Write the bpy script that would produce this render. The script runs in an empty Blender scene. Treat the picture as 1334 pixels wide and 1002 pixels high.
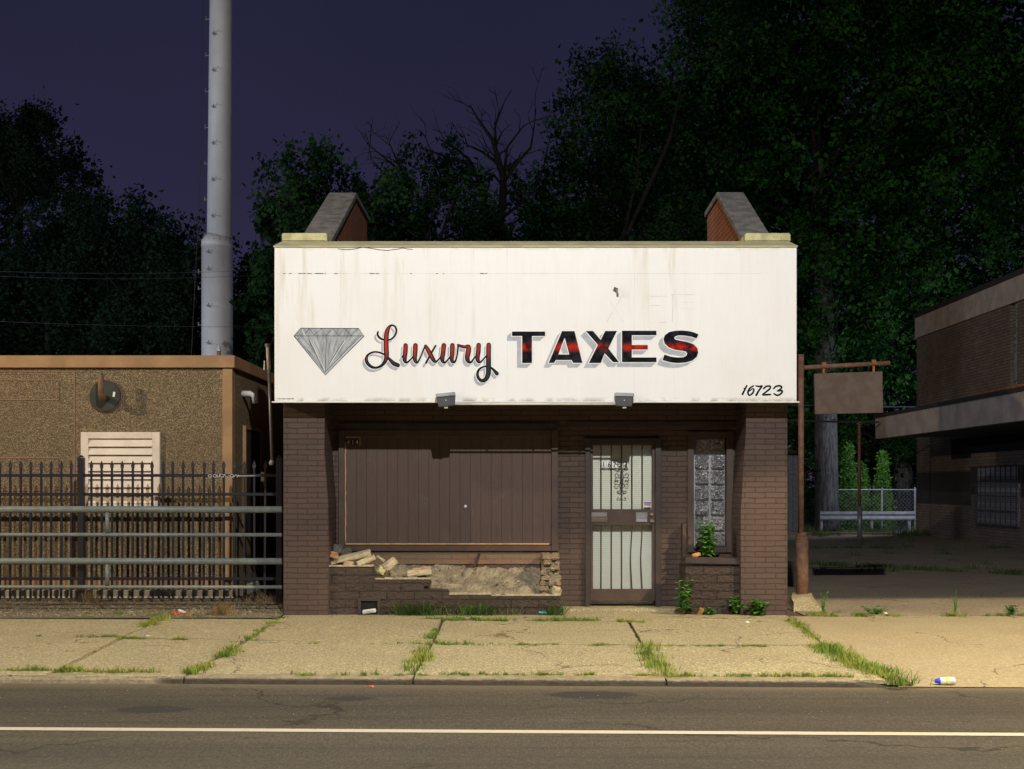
import bpy, bmesh, math, random
import numpy as np
import mathutils.noise as mnoise
from mathutils import Vector, Matrix
from mathutils.geometry import tessellate_polygon
random.seed(7); rng = np.random.default_rng(7)
sc = bpy.context.scene; col = sc.collection
# ------------------------------------------------------------------ camera
F = 1696.0; EYE = 1.6; CX = 667.0; HY = 632.0
cam_d = bpy.data.cameras.new('camera'); cam = bpy.data.objects.new('camera', cam_d); col.objects.link(cam)
cam.location = (0, 0, EYE); cam.rotation_euler = (math.radians(90), 0, 0)
cam_d.sensor_width = 36; cam_d.lens = 36 * F / 1334; cam_d.shift_y = (HY - 501) / 1334.0
cam_d.clip_start = .1; cam_d.clip_end = 2000
sc.camera = cam
sc.view_settings.view_transform = 'Standard'; sc.view_settings.look = 'None'
sc.view_settings.exposure = 0; sc.view_settings.gamma = 1
def lin(*c): return tuple(((v / 255) / 12.92 if v / 255 < .04045 else ((v / 255 + .055) / 1.055) ** 2.4) for v in c)
# ------------------------------------------------------------------ night sky: city glow, paler towards the horizon
w = bpy.data.worlds.new('World'); sc.world = w; w.use_nodes = True
nt = w.node_tree; nt.nodes.clear()
def wn(t): return nt.nodes.new(t)
tc = wn('ShaderNodeTexCoord'); sx = wn('ShaderNodeSeparateXYZ'); nt.links.new(tc.outputs['Generated'], sx.inputs[0])
rp = wn('ShaderNodeValToRGB'); nt.links.new(sx.outputs['Z'], rp.inputs[0])
e = rp.color_ramp.elements; e[0].position = 0.0; e[0].color = (*lin(58, 49, 74), 1); e[1].position = .9; e[1].color = (*lin(24, 25, 44), 1)
for p, c in ((.10, (54, 48, 75)), (.20, (43, 40, 65)), (.33, (34, 34, 56))):
    q = e.new(p); q.color = (*lin(*c), 1)
nz = wn('ShaderNodeTexNoise'); nz.inputs['Scale'].default_value = 2.2; nz.inputs['Detail'].default_value = 3
nt.links.new(tc.outputs['Generated'], nz.inputs['Vector'])
mr = wn('ShaderNodeMapRange'); mr.inputs[1].default_value = .3; mr.inputs[2].default_value = .7; mr.inputs[3].default_value = .86; mr.inputs[4].default_value = 1.14
nt.links.new(nz.outputs[0], mr.inputs[0])
bg = wn('ShaderNodeBackground'); nt.links.new(rp.outputs[0], bg.inputs[0]); nt.links.new(mr.outputs[0], bg.inputs[1])
wo = wn('ShaderNodeOutputWorld'); nt.links.new(bg.outputs[0], wo.inputs[0])
# ------------------------------------------------------------------ street lamps of the block (all outside the frame)
def lamp(name, loc, power, color, radius=.12):
    l = bpy.data.lights.new(name, 'POINT'); l.energy = power; l.color = color; l.shadow_soft_size = radius
    o = bpy.data.objects.new(name, l); col.objects.link(o); o.location = loc; return o
lamp('street_lamp_near', (.7, 2.8, 9.6), 7900, (1, .985, .95), .07)
lamp('street_lamp_left', (-17.5, 10.2, 8.6), 7200, (1, .80, .54), .08)
# full-cutoff lamp with a house-side shield: it lights the road and pavement, not the lots behind
sr = bpy.data.lights.new('street_lamp_right', 'SPOT'); sr.energy = 8000; sr.color = (1, .80, .50); sr.shadow_soft_size = .12; sr.spot_size = math.radians(160); sr.spot_blend = .03
so = bpy.data.objects.new('street_lamp_right', sr); col.objects.link(so); so.location = (8.5, 8.6, 8.2); so.rotation_euler = (math.radians(-(80 - 51)), 0, 0)
lamp('back_alley_lamp', (13.75, 43.0, 3.4), 430, (.72, .80, 1), .15)
lamp('yard_lamp_behind_left', (-21.5, 30, 6.5), 3600, (.66, .78, 1), .3)

# ================================================================== helpers
def X(px, y): return (px - CX) * y / F
def Z(py, y): return EYE + (HY - py) * y / F
def P(px, py, y): return (X(px, y), y, Z(py, y))
MATS = {}
class NB:
    def __init__(s, name):
        s.m = bpy.data.materials.new(name); s.m.use_nodes = True; s.t = s.m.node_tree; s.t.nodes.clear()
        s.out = s.n('ShaderNodeOutputMaterial'); s.b = s.n('ShaderNodeBsdfPrincipled'); s.l(s.b.outputs[0], s.out.inputs[0])
        s.co = s.n('ShaderNodeNewGeometry').outputs['Position']; MATS[name] = s.m
    def n(s, t): return s.t.nodes.new(t)
    def l(s, a, b): s.t.links.new(a, b)
    def mapv(s, sc=(1, 1, 1), loc=(0, 0, 0), v=None):
        m = s.n('ShaderNodeMapping'); m.inputs['Scale'].default_value = sc; m.inputs['Location'].default_value = loc
        s.l(v or s.co, m.inputs[0]); return m.outputs[0]
    def noise(s, scale, detail=4, v=None, rough=.55, dist=0):
        n = s.n('ShaderNodeTexNoise'); n.inputs['Scale'].default_value = scale; n.inputs['Detail'].default_value = detail
        n.inputs['Roughness'].default_value = rough; n.inputs['Distortion'].default_value = dist
        s.l(v or s.co, n.inputs['Vector']); return n.outputs[0]
    def vor(s, scale, v=None, feat='F1', out='Distance'):
        n = s.n('ShaderNodeTexVoronoi'); n.inputs['Scale'].default_value = scale; n.feature = feat
        s.l(v or s.co, n.inputs['Vector']); return n.outputs[out]
    def rng(s, v, a, b, c=0, d=1):
        m = s.n('ShaderNodeMapRange'); s.l(v, m.inputs[0])
        for i, q in enumerate((a, b, c, d)): m.inputs[i + 1].default_value = q
        return m.outputs[0]
    def math(s, op, a, b=None, clamp=False):
        m = s.n('ShaderNodeMath'); m.operation = op; m.use_clamp = clamp
        for i, q in enumerate((a, b)):
            if q is None: continue
            if isinstance(q, (int, float)): m.inputs[i].default_value = q
            else: s.l(q, m.inputs[i])
        return m.outputs[0]
    def mix(s, f, a, b, mode='MIX'):
        m = s.n('ShaderNodeMix'); m.data_type = 'RGBA'; m.blend_type = mode
        for k, q in ((0, f), (6, a), (7, b)):
            if isinstance(q, (int, float)): m.inputs[k].default_value = q
            elif isinstance(q, tuple): m.inputs[k].default_value = (*q, 1)
            else: s.l(q, m.inputs[k])
        return m.outputs[2]
    def sep(s, v=None):
        m = s.n('ShaderNodeSeparateXYZ'); s.l(v or s.co, m.inputs[0]); return m.outputs
    def comb(s, x, y, z=0.0):
        m = s.n('ShaderNodeCombineXYZ')
        for i, q in enumerate((x, y, z)):
            if isinstance(q, (int, float)): m.inputs[i].default_value = q
            else: s.l(q, m.inputs[i])
        return m.outputs[0]
    def wallv(s):      # (along the wall, height) for walls facing x or y
        o = s.sep(); g = s.n('ShaderNodeNewGeometry'); nn = s.sep(g.outputs['True Normal'])
        f = s.math('GREATER_THAN', s.math('ABSOLUTE', nn[0]), .6)
        u = s.math('ADD', s.math('MULTIPLY', o[1], f), s.math('MULTIPLY', o[0], s.math('SUBTRACT', 1, f)))
        return s.comb(u, o[2])
    def bump(s, h, strength=.5, dist=.01, prev=None):
        b = s.n('ShaderNodeBump'); b.inputs['Strength'].default_value = strength; b.inputs['Distance'].default_value = dist
        s.l(h, b.inputs['Height'])
        if prev: s.l(prev, b.inputs['Normal'])
        return b.outputs[0]
    def fin(s, c, rough=.8, normal=None, metal=0, spec=.4):
        if isinstance(c, tuple): s.b.inputs['Base Color'].default_value = (*c, 1)
        else: s.l(c, s.b.inputs['Base Color'])
        if isinstance(rough, (int, float)): s.b.inputs['Roughness'].default_value = rough
        else: s.l(rough, s.b.inputs['Roughness'])
        s.b.inputs['Metallic'].default_value = metal; s.b.inputs['Specular IOR Level'].default_value = spec
        if normal: s.l(normal, s.b.inputs['Normal'])
        return s.m
def simple(name, c, c2=None, scale=6, rough=.75, bump=.25, bscale=60, dist=.004, metal=0, lo=.4, hi=.62, spec=.4):
    n = NB(name); c2 = c2 or tuple(v * .7 for v in c)
    cc = n.mix(n.rng(n.noise(scale, 6), lo, hi), c2, c)
    return n.fin(cc, rough, n.bump(n.noise(bscale, 3), bump, dist), metal, spec)
def brick(name, c1, c2, mortar, bw=.25, rh=.066, ms=.006, bump=.9, dist=.012, rough=.7, dirt=(.02, .016, .012), squash=1, rock=0, spec=.35):
    n = NB(name); v = n.wallv()
    nj = n.n('ShaderNodeTexNoise'); nj.inputs['Scale'].default_value = 7; nj.inputs['Detail'].default_value = 3; n.l(v, nj.inputs['Vector'])
    sj = n.n('ShaderNodeVectorMath'); sj.operation = 'SCALE'; sj.inputs['Scale'].default_value = .022; n.l(nj.outputs['Color'], sj.inputs[0])
    aj = n.n('ShaderNodeVectorMath'); aj.operation = 'ADD'; n.l(v, aj.inputs[0]); n.l(sj.outputs[0], aj.inputs[1]); jit = aj.outputs[0]
    b = n.n('ShaderNodeTexBrick'); n.l(jit, b.inputs['Vector'])
    b.inputs['Color1'].default_value = (*c1, 1); b.inputs['Color2'].default_value = (*c2, 1); b.inputs['Mortar'].default_value = (*mortar, 1)
    b.inputs['Scale'].default_value = 1; b.inputs['Brick Width'].default_value = bw; b.inputs['Row Height'].default_value = rh
    b.inputs['Mortar Size'].default_value = ms; b.inputs['Mortar Smooth'].default_value = .35; b.offset_frequency = 2; b.offset = .5
    n1 = n.rng(n.noise(2.3, 6, v), .35, .7, 0, .45)
    c = n.mix(n1, b.outputs[0], tuple(x * .72 for x in c1))
    c = n.mix(n.rng(n.noise(11, 6, v, .7), .66, .76, 0, .5), c, dirt)
    c = n.mix(n.rng(n.noise(30, 6, v, .75), .66, .72, 0, .4), c, tuple(min(1, x * 2.6) for x in c1)); c = n.mix(n.rng(n.noise(1.1, 5, v, .6), .5, .68, 0, .3), c, tuple(min(1, x * 1.5) for x in c1))
    nm = n.bump(n.math('SUBTRACT', 1, b.outputs[1]), bump, dist)
    nm = n.bump(n.noise(55, 5, v, .65), .35, .006, nm)
    if rock: nm = n.bump(n.noise(18, 5, v, .7), 1, rock, nm)
    return n.fin(c, rough, nm, 0, spec)

# ---- materials
brick('painted_brick', (.074, .047, .038), (.060, .039, .032), (.032, .021, .017))
brick('rock_brick', (.066, .046, .038), (.052, .036, .030), (.024, .017, .014), bw=.34, rh=.10, ms=.012, rock=.06, bump=1, dist=.02)
brick('weathered_brick', (.26, .205, .135), (.22, .15, .10), (.2, .17, .11), bw=.22, rh=.066, ms=.007, dirt=(.1, .08, .05), rock=.02)
brick('bare_brick', (.155, .115, .07), (.20, .095, .055), (.13, .11, .075), bw=.22, rh=.066, ms=.007, dirt=(.1, .08, .05))
brick('parapet_brick', (.34, .12, .045), (.25, .10, .05), (.10, .07, .05), bw=.21, rh=.075, ms=.011)
brick('tan_brick', (.17, .125, .095), (.115, .083, .065), (.065, .05, .04), bw=.24, rh=.085, ms=.011, dirt=(.05, .04, .035))
simple('brown_paint', (.066, .041, .032), (.050, .032, .025), rough=.55, bscale=30, bump=.3)
simple('dark_brown_paint', (.040, .028, .025), (.030, .021, .019), rough=.5)
simple('coping_concrete', (.20, .19, .18), (.12, .115, .11), scale=7, bump=.7, bscale=26, dist=.02)
simple('yellow_stone', (.52, .49, .25), (.36, .34, .17), scale=9, bump=.5, bscale=40, dist=.01)
simple('flashing', (.42, .40, .23), (.33, .31, .19), scale=5)
simple('ochre_paint', (.33, .195, .09), (.26, .15, .07), scale=3, rough=.6)
simple('cream_paint', (.72, .62, .51), (.62, .53, .43), scale=4, rough=.55)
simple('navy_metal', (.010, .011, .019), (.014, .013, .018), scale=9, rough=.42, spec=.5)
simple('green_pipe', (.165, .185, .165), (.13, .145, .13), scale=12, rough=.5)
simple('rust_metal', (.20, .105, .062), (.125, .062, .038), scale=14, rough=.75, bump=.5, bscale=70)
simple('rust_bright', (.34, .13, .035), (.18, .075, .03), scale=10, rough=.8)
simple('panel_brown', (.125, .088, .066), (.095, .064, .050), scale=8, rough=.7)
simple('mono_pole', (.50, .52, .55), (.45, .47, .50), scale=1.5, rough=.5, bump=.05)
simple('grey_metal', (.23, .23, .22), (.17, .17, .165), rough=.45, metal=.3)
simple('plinth_concrete', (.50, .48, .42), (.38, .36, .31), scale=5, rough=.85)
simple('dark_housing', (.055, .055, .055), (.04, .04, .04), rough=.5)
simple('dark_metal', (.03, .03, .03), (.045, .035, .03), rough=.5)
simple('galvanised', (.33, .34, .36), (.24, .25, .27), rough=.45, metal=.4)
simple('white_plastic', (.70, .68, .62), (.6, .58, .52), rough=.4, bump=.05)
simple('lot_shed', (.16, .17, .20), (.08, .085, .10), scale=20, rough=.8)
simple('tan_panel', (.40, .33, .28), (.30, .245, .21), scale=2.2, rough=.8, bump=.3, bscale=30)
simple('dark_trim', (.035, .028, .026), rough=.7)
simple('soffit', (.10, .095, .105), rough=.8)
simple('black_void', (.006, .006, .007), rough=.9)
simple('pale_stone', (.44, .385, .26), (.33, .28, .18), scale=10, bump=.6, bscale=40, dist=.01)
simple('mortar_rubble', (.25, .215, .15), (.15, .125, .088), scale=7, bump=1, bscale=34, dist=.03)
simple('red_brick_piece', (.30, .14, .08), (.40, .31, .2), scale=12, bump=.6, dist=.01)
simple('grey_stone', (.13, .11, .095), rough=.9, bump=.6, dist=.01)
simple('ochre_wood', (.55, .30, .09), (.42, .22, .07), scale=25, rough=.6)
simple('ink', (.006, .006, .007), (.012, .012, .014), rough=.85, spec=.05)
simple('number_black', (.006, .006, .007), rough=.4)
simple('number_white', (.85, .85, .82), rough=.5)
simple('letter_shade', (.36, .385, .44), (.43, .45, .49), scale=14, rough=.7, bump=.05, spec=.1)
simple('halo_white', (.80, .795, .775), (.78, .775, .755), scale=4, rough=.6, bump=.03, spec=.15)
simple('ghost_line', (.73, .72, .69), rough=.6, spec=.1)
simple('dead_wood', (.0045, .004, .004), rough=.9)
simple('red_plastic', (.6, .04, .03), rough=.4)
simple('blue_plastic', (.03, .06, .6), rough=.3)
simple('yellow_label', (.7, .75, .08), rough=.4)
simple('litter_white', (.7, .7, .68), rough=.6)
simple('teal_bit', (.1, .45, .5), rough=.6)
simple('dry_leaf', (.42, .22, .08), rough=.8)
simple('brass', (.55, .5, .38), rough=.3, metal=.8)
simple('stone_grit', (.30, .25, .17), (.17, .14, .10), scale=40, rough=.9)

def m_sign():
    n = NB('sign_face'); o = n.sep()
    v = n.comb(n.math('MULTIPLY', o[0], 1.0), n.math('MULTIPLY', o[2], .07))
    st = n.rng(n.noise(9, 6, v, .65), .50, .72)                       # rain streaks running down
    fade = n.rng(o[2], 2.9, 4.4, .12, 1)
    left = n.rng(n.noise(.9, 2, v), .42, .62, .15, 1)
    f = n.math('MULTIPLY', n.math('MULTIPLY', st, fade), left)
    fine = n.rng(n.noise(60, 3, n.comb(o[0], n.math('MULTIPLY', o[2], .05))), .3, .7)
    c = n.mix(n.math('MULTIPLY', fine, .35), (.80, .80, .79), (.725, .72, .705))
    c = n.mix(n.math('MULTIPLY', f, .7), c, (.50, .42, .26))
    c = n.mix(n.rng(n.noise(1.3, 4), .45, .7, 0, .25), c, (.68, .65, .58))
    # narrow strip of grime along the bottom edge and scuffs
    g = n.math('MULTIPLY', n.rng(o[2], 2.665, 2.62), n.rng(n.noise(7, 5), .45, .6))
    c = n.mix(n.math('MULTIPLY', g, .6), c, (.30, .25, .15))
    c = n.mix(n.math('MULTIPLY', n.rng(o[2], 4.42, 4.5), n.rng(n.noise(5, 5), .5, .6, 0, .6)), c, (.42, .38, .25))
    sp = n.rng(n.noise(26, 4), .735, .76, 0, .5); c = n.mix(sp, c, (.35, .30, .22))
    return n.fin(c, .6, n.bump(n.noise(1.6, 3), .25, .02), 0, .15)
m_sign()
def m_grad(name, z0, z1, cen=None):
    n = NB(name); o = n.sep()
    if cen is None:   # script word: red above, charcoal below
        f = n.rng(n.math('ADD', o[2], n.math('MULTIPLY', n.noise(9, 2), .10)), z0, z1)
        c = n.mix(f, (.030, .034, .038), (.34, .035, .018))
    else:
        d = n.math('ABSOLUTE', n.math('SUBTRACT', o[2], cen))
        f = n.math('MULTIPLY', n.rng(d, .07, .01), n.rng(n.noise(9, 4), .42, .58, .1, 1))
        c = n.mix(n.rng(n.noise(14, 5), .4, .65), (.004, .004, .006), (.018, .020, .026))
        c = n.mix(f, c, (.42, .022, .009))
    return n.fin(c, .8, None, 0, .08)
m_grad('script_red', 3.14, 3.27); m_grad('block_red', 0, 0, Z(452, 15.7))
def m_diamond():
    n = NB('diamond_grey'); o = n.sep()
    ax = n.math('SUBTRACT', o[0], X(424, 15.7)); az = n.math('SUBTRACT', o[2], Z(490, 15.7))
    ang = n.math('ARCTAN2', ax, az)
    f = n.noise(9, 5, n.comb(ang, n.math('MULTIPLY', az, .5)), .7)
    c = n.mix(n.rng(f, .35, .65), (.17, .19, .20), (.46, .48, .50))
    return n.fin(c, .5)
m_diamond()
def m_boards():
    n = NB('vertical_boards'); o = n.sep(); pitch = .133
    u = n.math('DIVIDE', o[0], pitch); fr = n.math('FRACT', u); idn = n.math('FLOOR', u)
    wn_ = n.n('ShaderNodeTexWhiteNoise'); wn_.noise_dimensions = '1D'; n.l(idn, wn_.inputs['W'])
    gr = n.noise(5, 7, n.comb(n.math('MULTIPLY', o[0], 7), n.math('MULTIPLY', o[2], .55), idn), .65, .8)
    c = n.mix(n.rng(gr, .3, .7), (.062, .039, .032), (.086, .054, .042))
    c = n.mix(n.rng(wn_.outputs[0], 0, 1, 0, .35), c, (.085, .055, .048))
    gro = n.math('LESS_THAN', n.math('ABSOLUTE', n.math('SUBTRACT', fr, .5)), .482)
    c = n.mix(gro, (.022, .015, .015), c)
    c = n.mix(n.rng(n.noise(3, 5), .6, .72, 0, .5), c, (.10, .075, .062))
    c = n.mix(n.rng(n.noise(70, 2), .75, .78, 0, .6), c, (.3, .25, .2))
    nm = n.bump(gro, .8, .006); nm = n.bump(gr, .4, .004, nm)
    return n.fin(c, .6, nm, 0, .35)
m_boards()
def m_pebble():
    n = NB('pebble_dash'); v = n.wallv()
    d = n.vor(72, v); c0 = n.n('ShaderNodeTexVoronoi'); c0.inputs['Scale'].default_value = 72; n.l(v, c0.inputs['Vector'])
    hs = n.sep(c0.outputs['Color'])
    r = n.n('ShaderNodeValToRGB'); n.l(hs[0], r.inputs[0]); r.color_ramp.interpolation = 'CONSTANT'
    el = r.color_ramp.elements; el[0].color = (.15, .105, .055, 1); el[1].position = .35; el[1].color = (.24, .17, .09, 1)
    for p, c in ((.6, (.29, .215, .115)), (.84, (.38, .30, .18)), (.94, (.11, .08, .045))):
        q = el.new(p); q.color = (*c, 1)
    c = n.mix(n.rng(d, .45, .75), r.outputs[0], (.095, .070, .040))
    c = n.mix(n.rng(n.noise(.8, 5), .42, .68, 0, .45), c, (.13, .09, .048))
    return n.fin(c, .75, n.bump(n.math('SUBTRACT', 1, d), 1, .012), 0, .4)
m_pebble()
def m_ground(name, c1, c2, c3, gs=85, spot=.74, crackv=None, mid=1.1, bumpd=.006, stain=(.12, .10, .07), pit=.55, grit=.55, cracks=False):
    n = NB(name)
    c = n.mix(n.rng(n.noise(mid, 7, None, .62), .34, .68), c1, c2)
    c = n.mix(n.rng(n.noise(gs, 4, None, .7), .42, .62, 0, .45), c, c3)
    c = n.mix(n.rng(n.noise(gs * .33, 5, None, .75), .44, .66, 0, .6), c, c3); c = n.mix(n.rng(n.noise(gs * .4, 5, n.mapv(loc=(9, 4, 2)), .75), .56, .68, 0, .5), c, tuple(min(1, x * 1.35) for x in c1))
    c = n.mix(n.rng(n.noise(.45, 6, None, .7), .54, .66, 0, .6), c, stain); c = n.mix(n.rng(n.noise(2.6, 6, n.mapv(sc=(1, .6, 1), loc=(2, 8, 0)), .7), .60, .68, 0, .4), c, stain)
    c = n.mix(n.rng(n.noise(21, 5, None, .6), spot, spot + .04, 0, pit), c, (.05, .04, .03))
    c = n.mix(n.rng(n.vor(120), .16, .05, 0, .5), c, tuple(min(1, x * 1.7) for x in c1))
    an = n.mapv(sc=(1, .34, 1))
    c = n.mix(n.rng(n.noise(46, 4, an, .8), .47, .60, 0, grit), c, c3); c = n.mix(n.rng(n.noise(52, 4, n.mapv(sc=(1, .34, 1), loc=(5, 3, 0)), .8), .52, .64, 0, grit), c, tuple(min(1, x * 1.6) for x in c1))
    if cracks:
        wv = n.n('ShaderNodeVectorMath'); wv.operation = 'ADD'; n.l(n.co, wv.inputs[0]); nn_ = n.n('ShaderNodeTexNoise'); nn_.inputs['Scale'].default_value = 2.2; nn_.inputs['Detail'].default_value = 6; n.l(n.co, nn_.inputs['Vector'])
        sv_ = n.n('ShaderNodeVectorMath'); sv_.operation = 'SCALE'; sv_.inputs['Scale'].default_value = .9; n.l(nn_.outputs['Color'], sv_.inputs[0]); n.l(sv_.outputs[0], wv.inputs[1])
        ed = n.vor(.42, wv.outputs[0], 'DISTANCE_TO_EDGE'); gate = n.rng(n.noise(.7, 2, n.mapv(loc=(3.3, 1.7, 0))), .46, .50)
        c = n.mix(n.math('MULTIPLY', n.rng(ed, .007, .002), n.math('MULTIPLY', gate, .8)), c, (.07, .055, .035))
    gum = n.vor(2.3, n.mapv(loc=(1, 2, 0))); c = n.mix(n.rng(gum, .055, .045, 0, .5), c, (.10, .085, .06))
    nm = n.bump(n.noise(gs * .5, 5, None, .75), .9, bumpd * 2.5); nm = n.bump(n.noise(6, 5), .6, .03, nm)
    return n.fin(c, .9, nm, 0, .2)
m_ground('sidewalk_concrete', (.40, .35, .215), (.31, .27, .165), (.19, .16, .095), stain=(.25, .21, .13), spot=.66, cracks=True, grit=.7)
m_ground('driveway_concrete', (.38, .325, .20), (.31, .26, .16), (.24, .195, .12), gs=110, stain=(.26, .215, .135), spot=.66, grit=.5, cracks=True)
m_ground('lot_concrete', (.32, .27, .19), (.23, .19, .135), (.15, .125, .09), gs=60, stain=(.11, .095, .075), cracks=True)
m_ground('kerb_concrete', (.32, .265, .17), (.22, .18, .115), (.10, .085, .06), gs=50, stain=(.15, .12, .08), bumpd=.02)
nk = NB('kerb_stone'); ok_ = nk.sep()
ck_ = nk.mix(nk.rng(nk.noise(9, 6, None, .7), .36, .66), (.33, .28, .18), (.20, .165, .11)); ck_ = nk.mix(nk.rng(nk.noise(38, 5, None, .75), .45, .66, 0, .6), ck_, (.13, .105, .07))
gr_ = nk.math('MULTIPLY', nk.rng(nk.math('ADD', ok_[2], nk.math('MULTIPLY', nk.noise(22, 4), .02)), -.045, -.058), nk.rng(nk.math('ADD', ok_[0], nk.noise(2, 3)), -2.6, -2.3))
ck_ = nk.mix(nk.math('MULTIPLY', gr_, .88), ck_, (.035, .031, .026)); nk.fin(ck_, .9, nk.bump(nk.noise(30, 5, None, .7), 1, .02), 0, .2)
m_ground('dirt', (.17, .13, .085), (.11, .085, .055), (.08, .06, .04), gs=40, bumpd=.03)
m_ground('gravel_bed', (.30, .25, .17), (.20, .165, .11), (.09, .075, .05), gs=30, bumpd=.03)
m_ground('back_road', (.20, .205, .22), (.15, .155, .17), (.11, .11, .12))
def m_asphalt():
    n = NB('asphalt'); o = n.sep()
    sv = n.comb(n.math('MULTIPLY', o[0], .12), o[1])
    c = n.mix(n.rng(n.noise(2.2, 6, sv, .6), .35, .66), (.074, .063, .044), (.044, .037, .026))
    c = n.mix(n.rng(n.noise(120, 3, None, .8), .48, .66, 0, .5), c, (.11, .096, .075))
    c = n.mix(n.rng(n.noise(34, 5, None, .8), .50, .68, 0, .6), c, (.022, .019, .016)); c = n.mix(n.rng(n.noise(41, 5, n.mapv(loc=(3, 7, 1)), .8), .56, .70, 0, .55), c, (.12, .105, .08))
    c = n.mix(n.rng(n.noise(5, 5, n.comb(n.math('MULTIPLY', o[0], .05), n.math('MULTIPLY', o[1], 1.5))), .52, .66, 0, .5), c, (.028, .025, .021))
    c = n.mix(n.rng(n.vor(75), .13, .03, 0, .55), c, (.26, .225, .17))
    tar = n.noise(3.4, 5, n.comb(n.math('MULTIPLY', o[0], .45), n.math('MULTIPLY', o[1], 2.2)), .6)
    c = n.mix(n.rng(tar, .70, .73, 0, .7), c, (.028, .026, .025))
    an = n.mapv(sc=(1, .30, 1))
    c = n.mix(n.rng(n.noise(50, 4, an, .85), .47, .60, 0, .65), c, (.030, .025, .018)); c = n.mix(n.rng(n.noise(56, 4, n.mapv(sc=(1, .30, 1), loc=(5, 3, 0)), .85), .52, .64, 0, .6), c, (.125, .11, .085))
    for yy in (8.1, 10.0):      # darker wheel tracks
        c = n.mix(n.rng(n.math('ABSOLUTE', n.math('SUBTRACT', n.math('ADD', o[1], n.math('MULTIPLY', o[0], .03)), yy)), .5, .1, 0, .28), c, (.03, .027, .023))
    # patched spots
    for px, py, r in ((773, 904, .40), (199, 923, .34), (455, 909, .28)):
        yy = 1.7 * F / (py - HY); dx = n.math('MULTIPLY', n.math('SUBTRACT', o[0], X(px, yy)), .8); dy = n.math('MULTIPLY', n.math('SUBTRACT', o[1], yy), 1.4)
        d = n.math('SQRT', n.math('ADD', n.math('MULTIPLY', dx, dx), n.math('MULTIPLY', dy, dy)))
        d = n.math('ADD', d, n.math('MULTIPLY', n.noise(9, 4), .18))
        c = n.mix(n.rng(d, r, r - .05, 0, .8), c, (.024, .023, .023))
    wn2 = n.n('ShaderNodeTexNoise'); wn2.inputs['Scale'].default_value = 1.6; wn2.inputs['Detail'].default_value = 7; n.l(n.co, wn2.inputs['Vector'])
    s2 = n.n('ShaderNodeVectorMath'); s2.operation = 'SCALE'; s2.inputs['Scale'].default_value = 1.1; n.l(wn2.outputs['Color'], s2.inputs[0])
    a2 = n.n('ShaderNodeVectorMath'); a2.operation = 'ADD'; n.l(n.mapv(sc=(.7, 1, 1)), a2.inputs[0]); n.l(s2.outputs[0], a2.inputs[1])
    ed = n.vor(.30, a2.outputs[0], 'DISTANCE_TO_EDGE'); gt = n.rng(n.noise(.6, 2, n.mapv(loc=(8, 2, 0))), .45, .5)
    c = n.mix(n.math('MULTIPLY', n.rng(ed, .008, .002), n.math('MULTIPLY', gt, .75)), c, (.016, .014, .012))
    fl = n.noise(7, 4, n.mapv(sc=(.5, 1.6, 1), loc=(4, 4, 0)), .6); c = n.mix(n.rng(fl, .69, .71, 0, .7), c, (.026, .024, .022))
    edge = n.rng(n.math('ADD', o[1], n.math('MULTIPLY', o[0], .035)), 10.75, 11.05, 0, .55)
    c = n.mix(edge, c, (.17, .14, .09))
    nm = n.bump(n.noise(60, 4, None, .8), .9, .012)
    return n.fin(c, .85, nm, 0, .25)
m_asphalt()
def m_line():
    n = NB('road_paint'); f = n.rng(n.noise(50, 5, None, .7), .62, .72, 0, .6)
    return n.fin(n.mix(n.rng(n.noise(9, 6, None, .8), .56, .68, 0, .5), n.mix(f, (.38, .35, .27), (.10, .085, .07)), (.16, .14, .11)), .7)
m_line()
def m_leaf(name, a, b, c3):
    n = NB(name); g = n.n('ShaderNodeNewGeometry')
    c = n.mix(n.rng(n.noise(.75, 3, None, .6), .43, .57), a, b); c = n.mix(n.rng(g.outputs['Random Per Island'], 0, 1, 0, .5), c, c3)
    n.fin(c, .85, None, 0, .06)
    tr = n.n('ShaderNodeBsdfTranslucent'); n.l(c, tr.inputs[0]); ms = n.n('ShaderNodeMixShader'); ms.inputs[0].default_value = .25
    n.l(n.b.outputs[0], ms.inputs[1]); n.l(tr.outputs[0], ms.inputs[2]); n.l(ms.outputs[0], n.out.inputs[0]); return n.m
m_leaf('leaf_big', (.005, .022, .006), (.046, .145, .030), (.008, .040, .010))
m_leaf('leaf_dark', (.005, .015, .007), (.028, .076, .026), (.007, .024, .010))
m_leaf('leaf_left', (.007, .016, .010), (.020, .042, .022), (.007, .016, .011))
m_leaf('leaf_fir', (.09, .24, .045), (.15, .34, .06), (.05, .13, .03))
m_leaf('wall_blade', (.05, .13, .03), (.11, .20, .05), (.12, .12, .05))
m_leaf('lot_weed', (.05, .11, .035), (.10, .15, .05), (.10, .09, .04))
m_leaf('weed', (.06, .20, .035), (.12, .29, .05), (.03, .11, .02))
m_leaf('grass_blade', (.16, .27, .045), (.34, .38, .08), (.13, .14, .05))
m_leaf('dry_grass', (.28, .20, .10), (.22, .15, .07), (.14, .10, .05))
def m_bark(name, a, b):
    n = NB(name); o = n.sep(); v = n.comb(o[0], o[1], n.math('MULTIPLY', o[2], .16))
    f = n.noise(14, 6, v, .65, .6)
    return n.fin(n.mix(n.rng(f, .4, .6), a, b), .9, n.bump(f, 1, .05))
m_bark('bark_dark', (.006, .0055, .005), (.014, .012, .011)); m_bark('bark', (.018, .016, .015), (.045, .04, .038)); m_bark('bark_pale', (.03, .028, .027), (.10, .095, .092))
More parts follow.
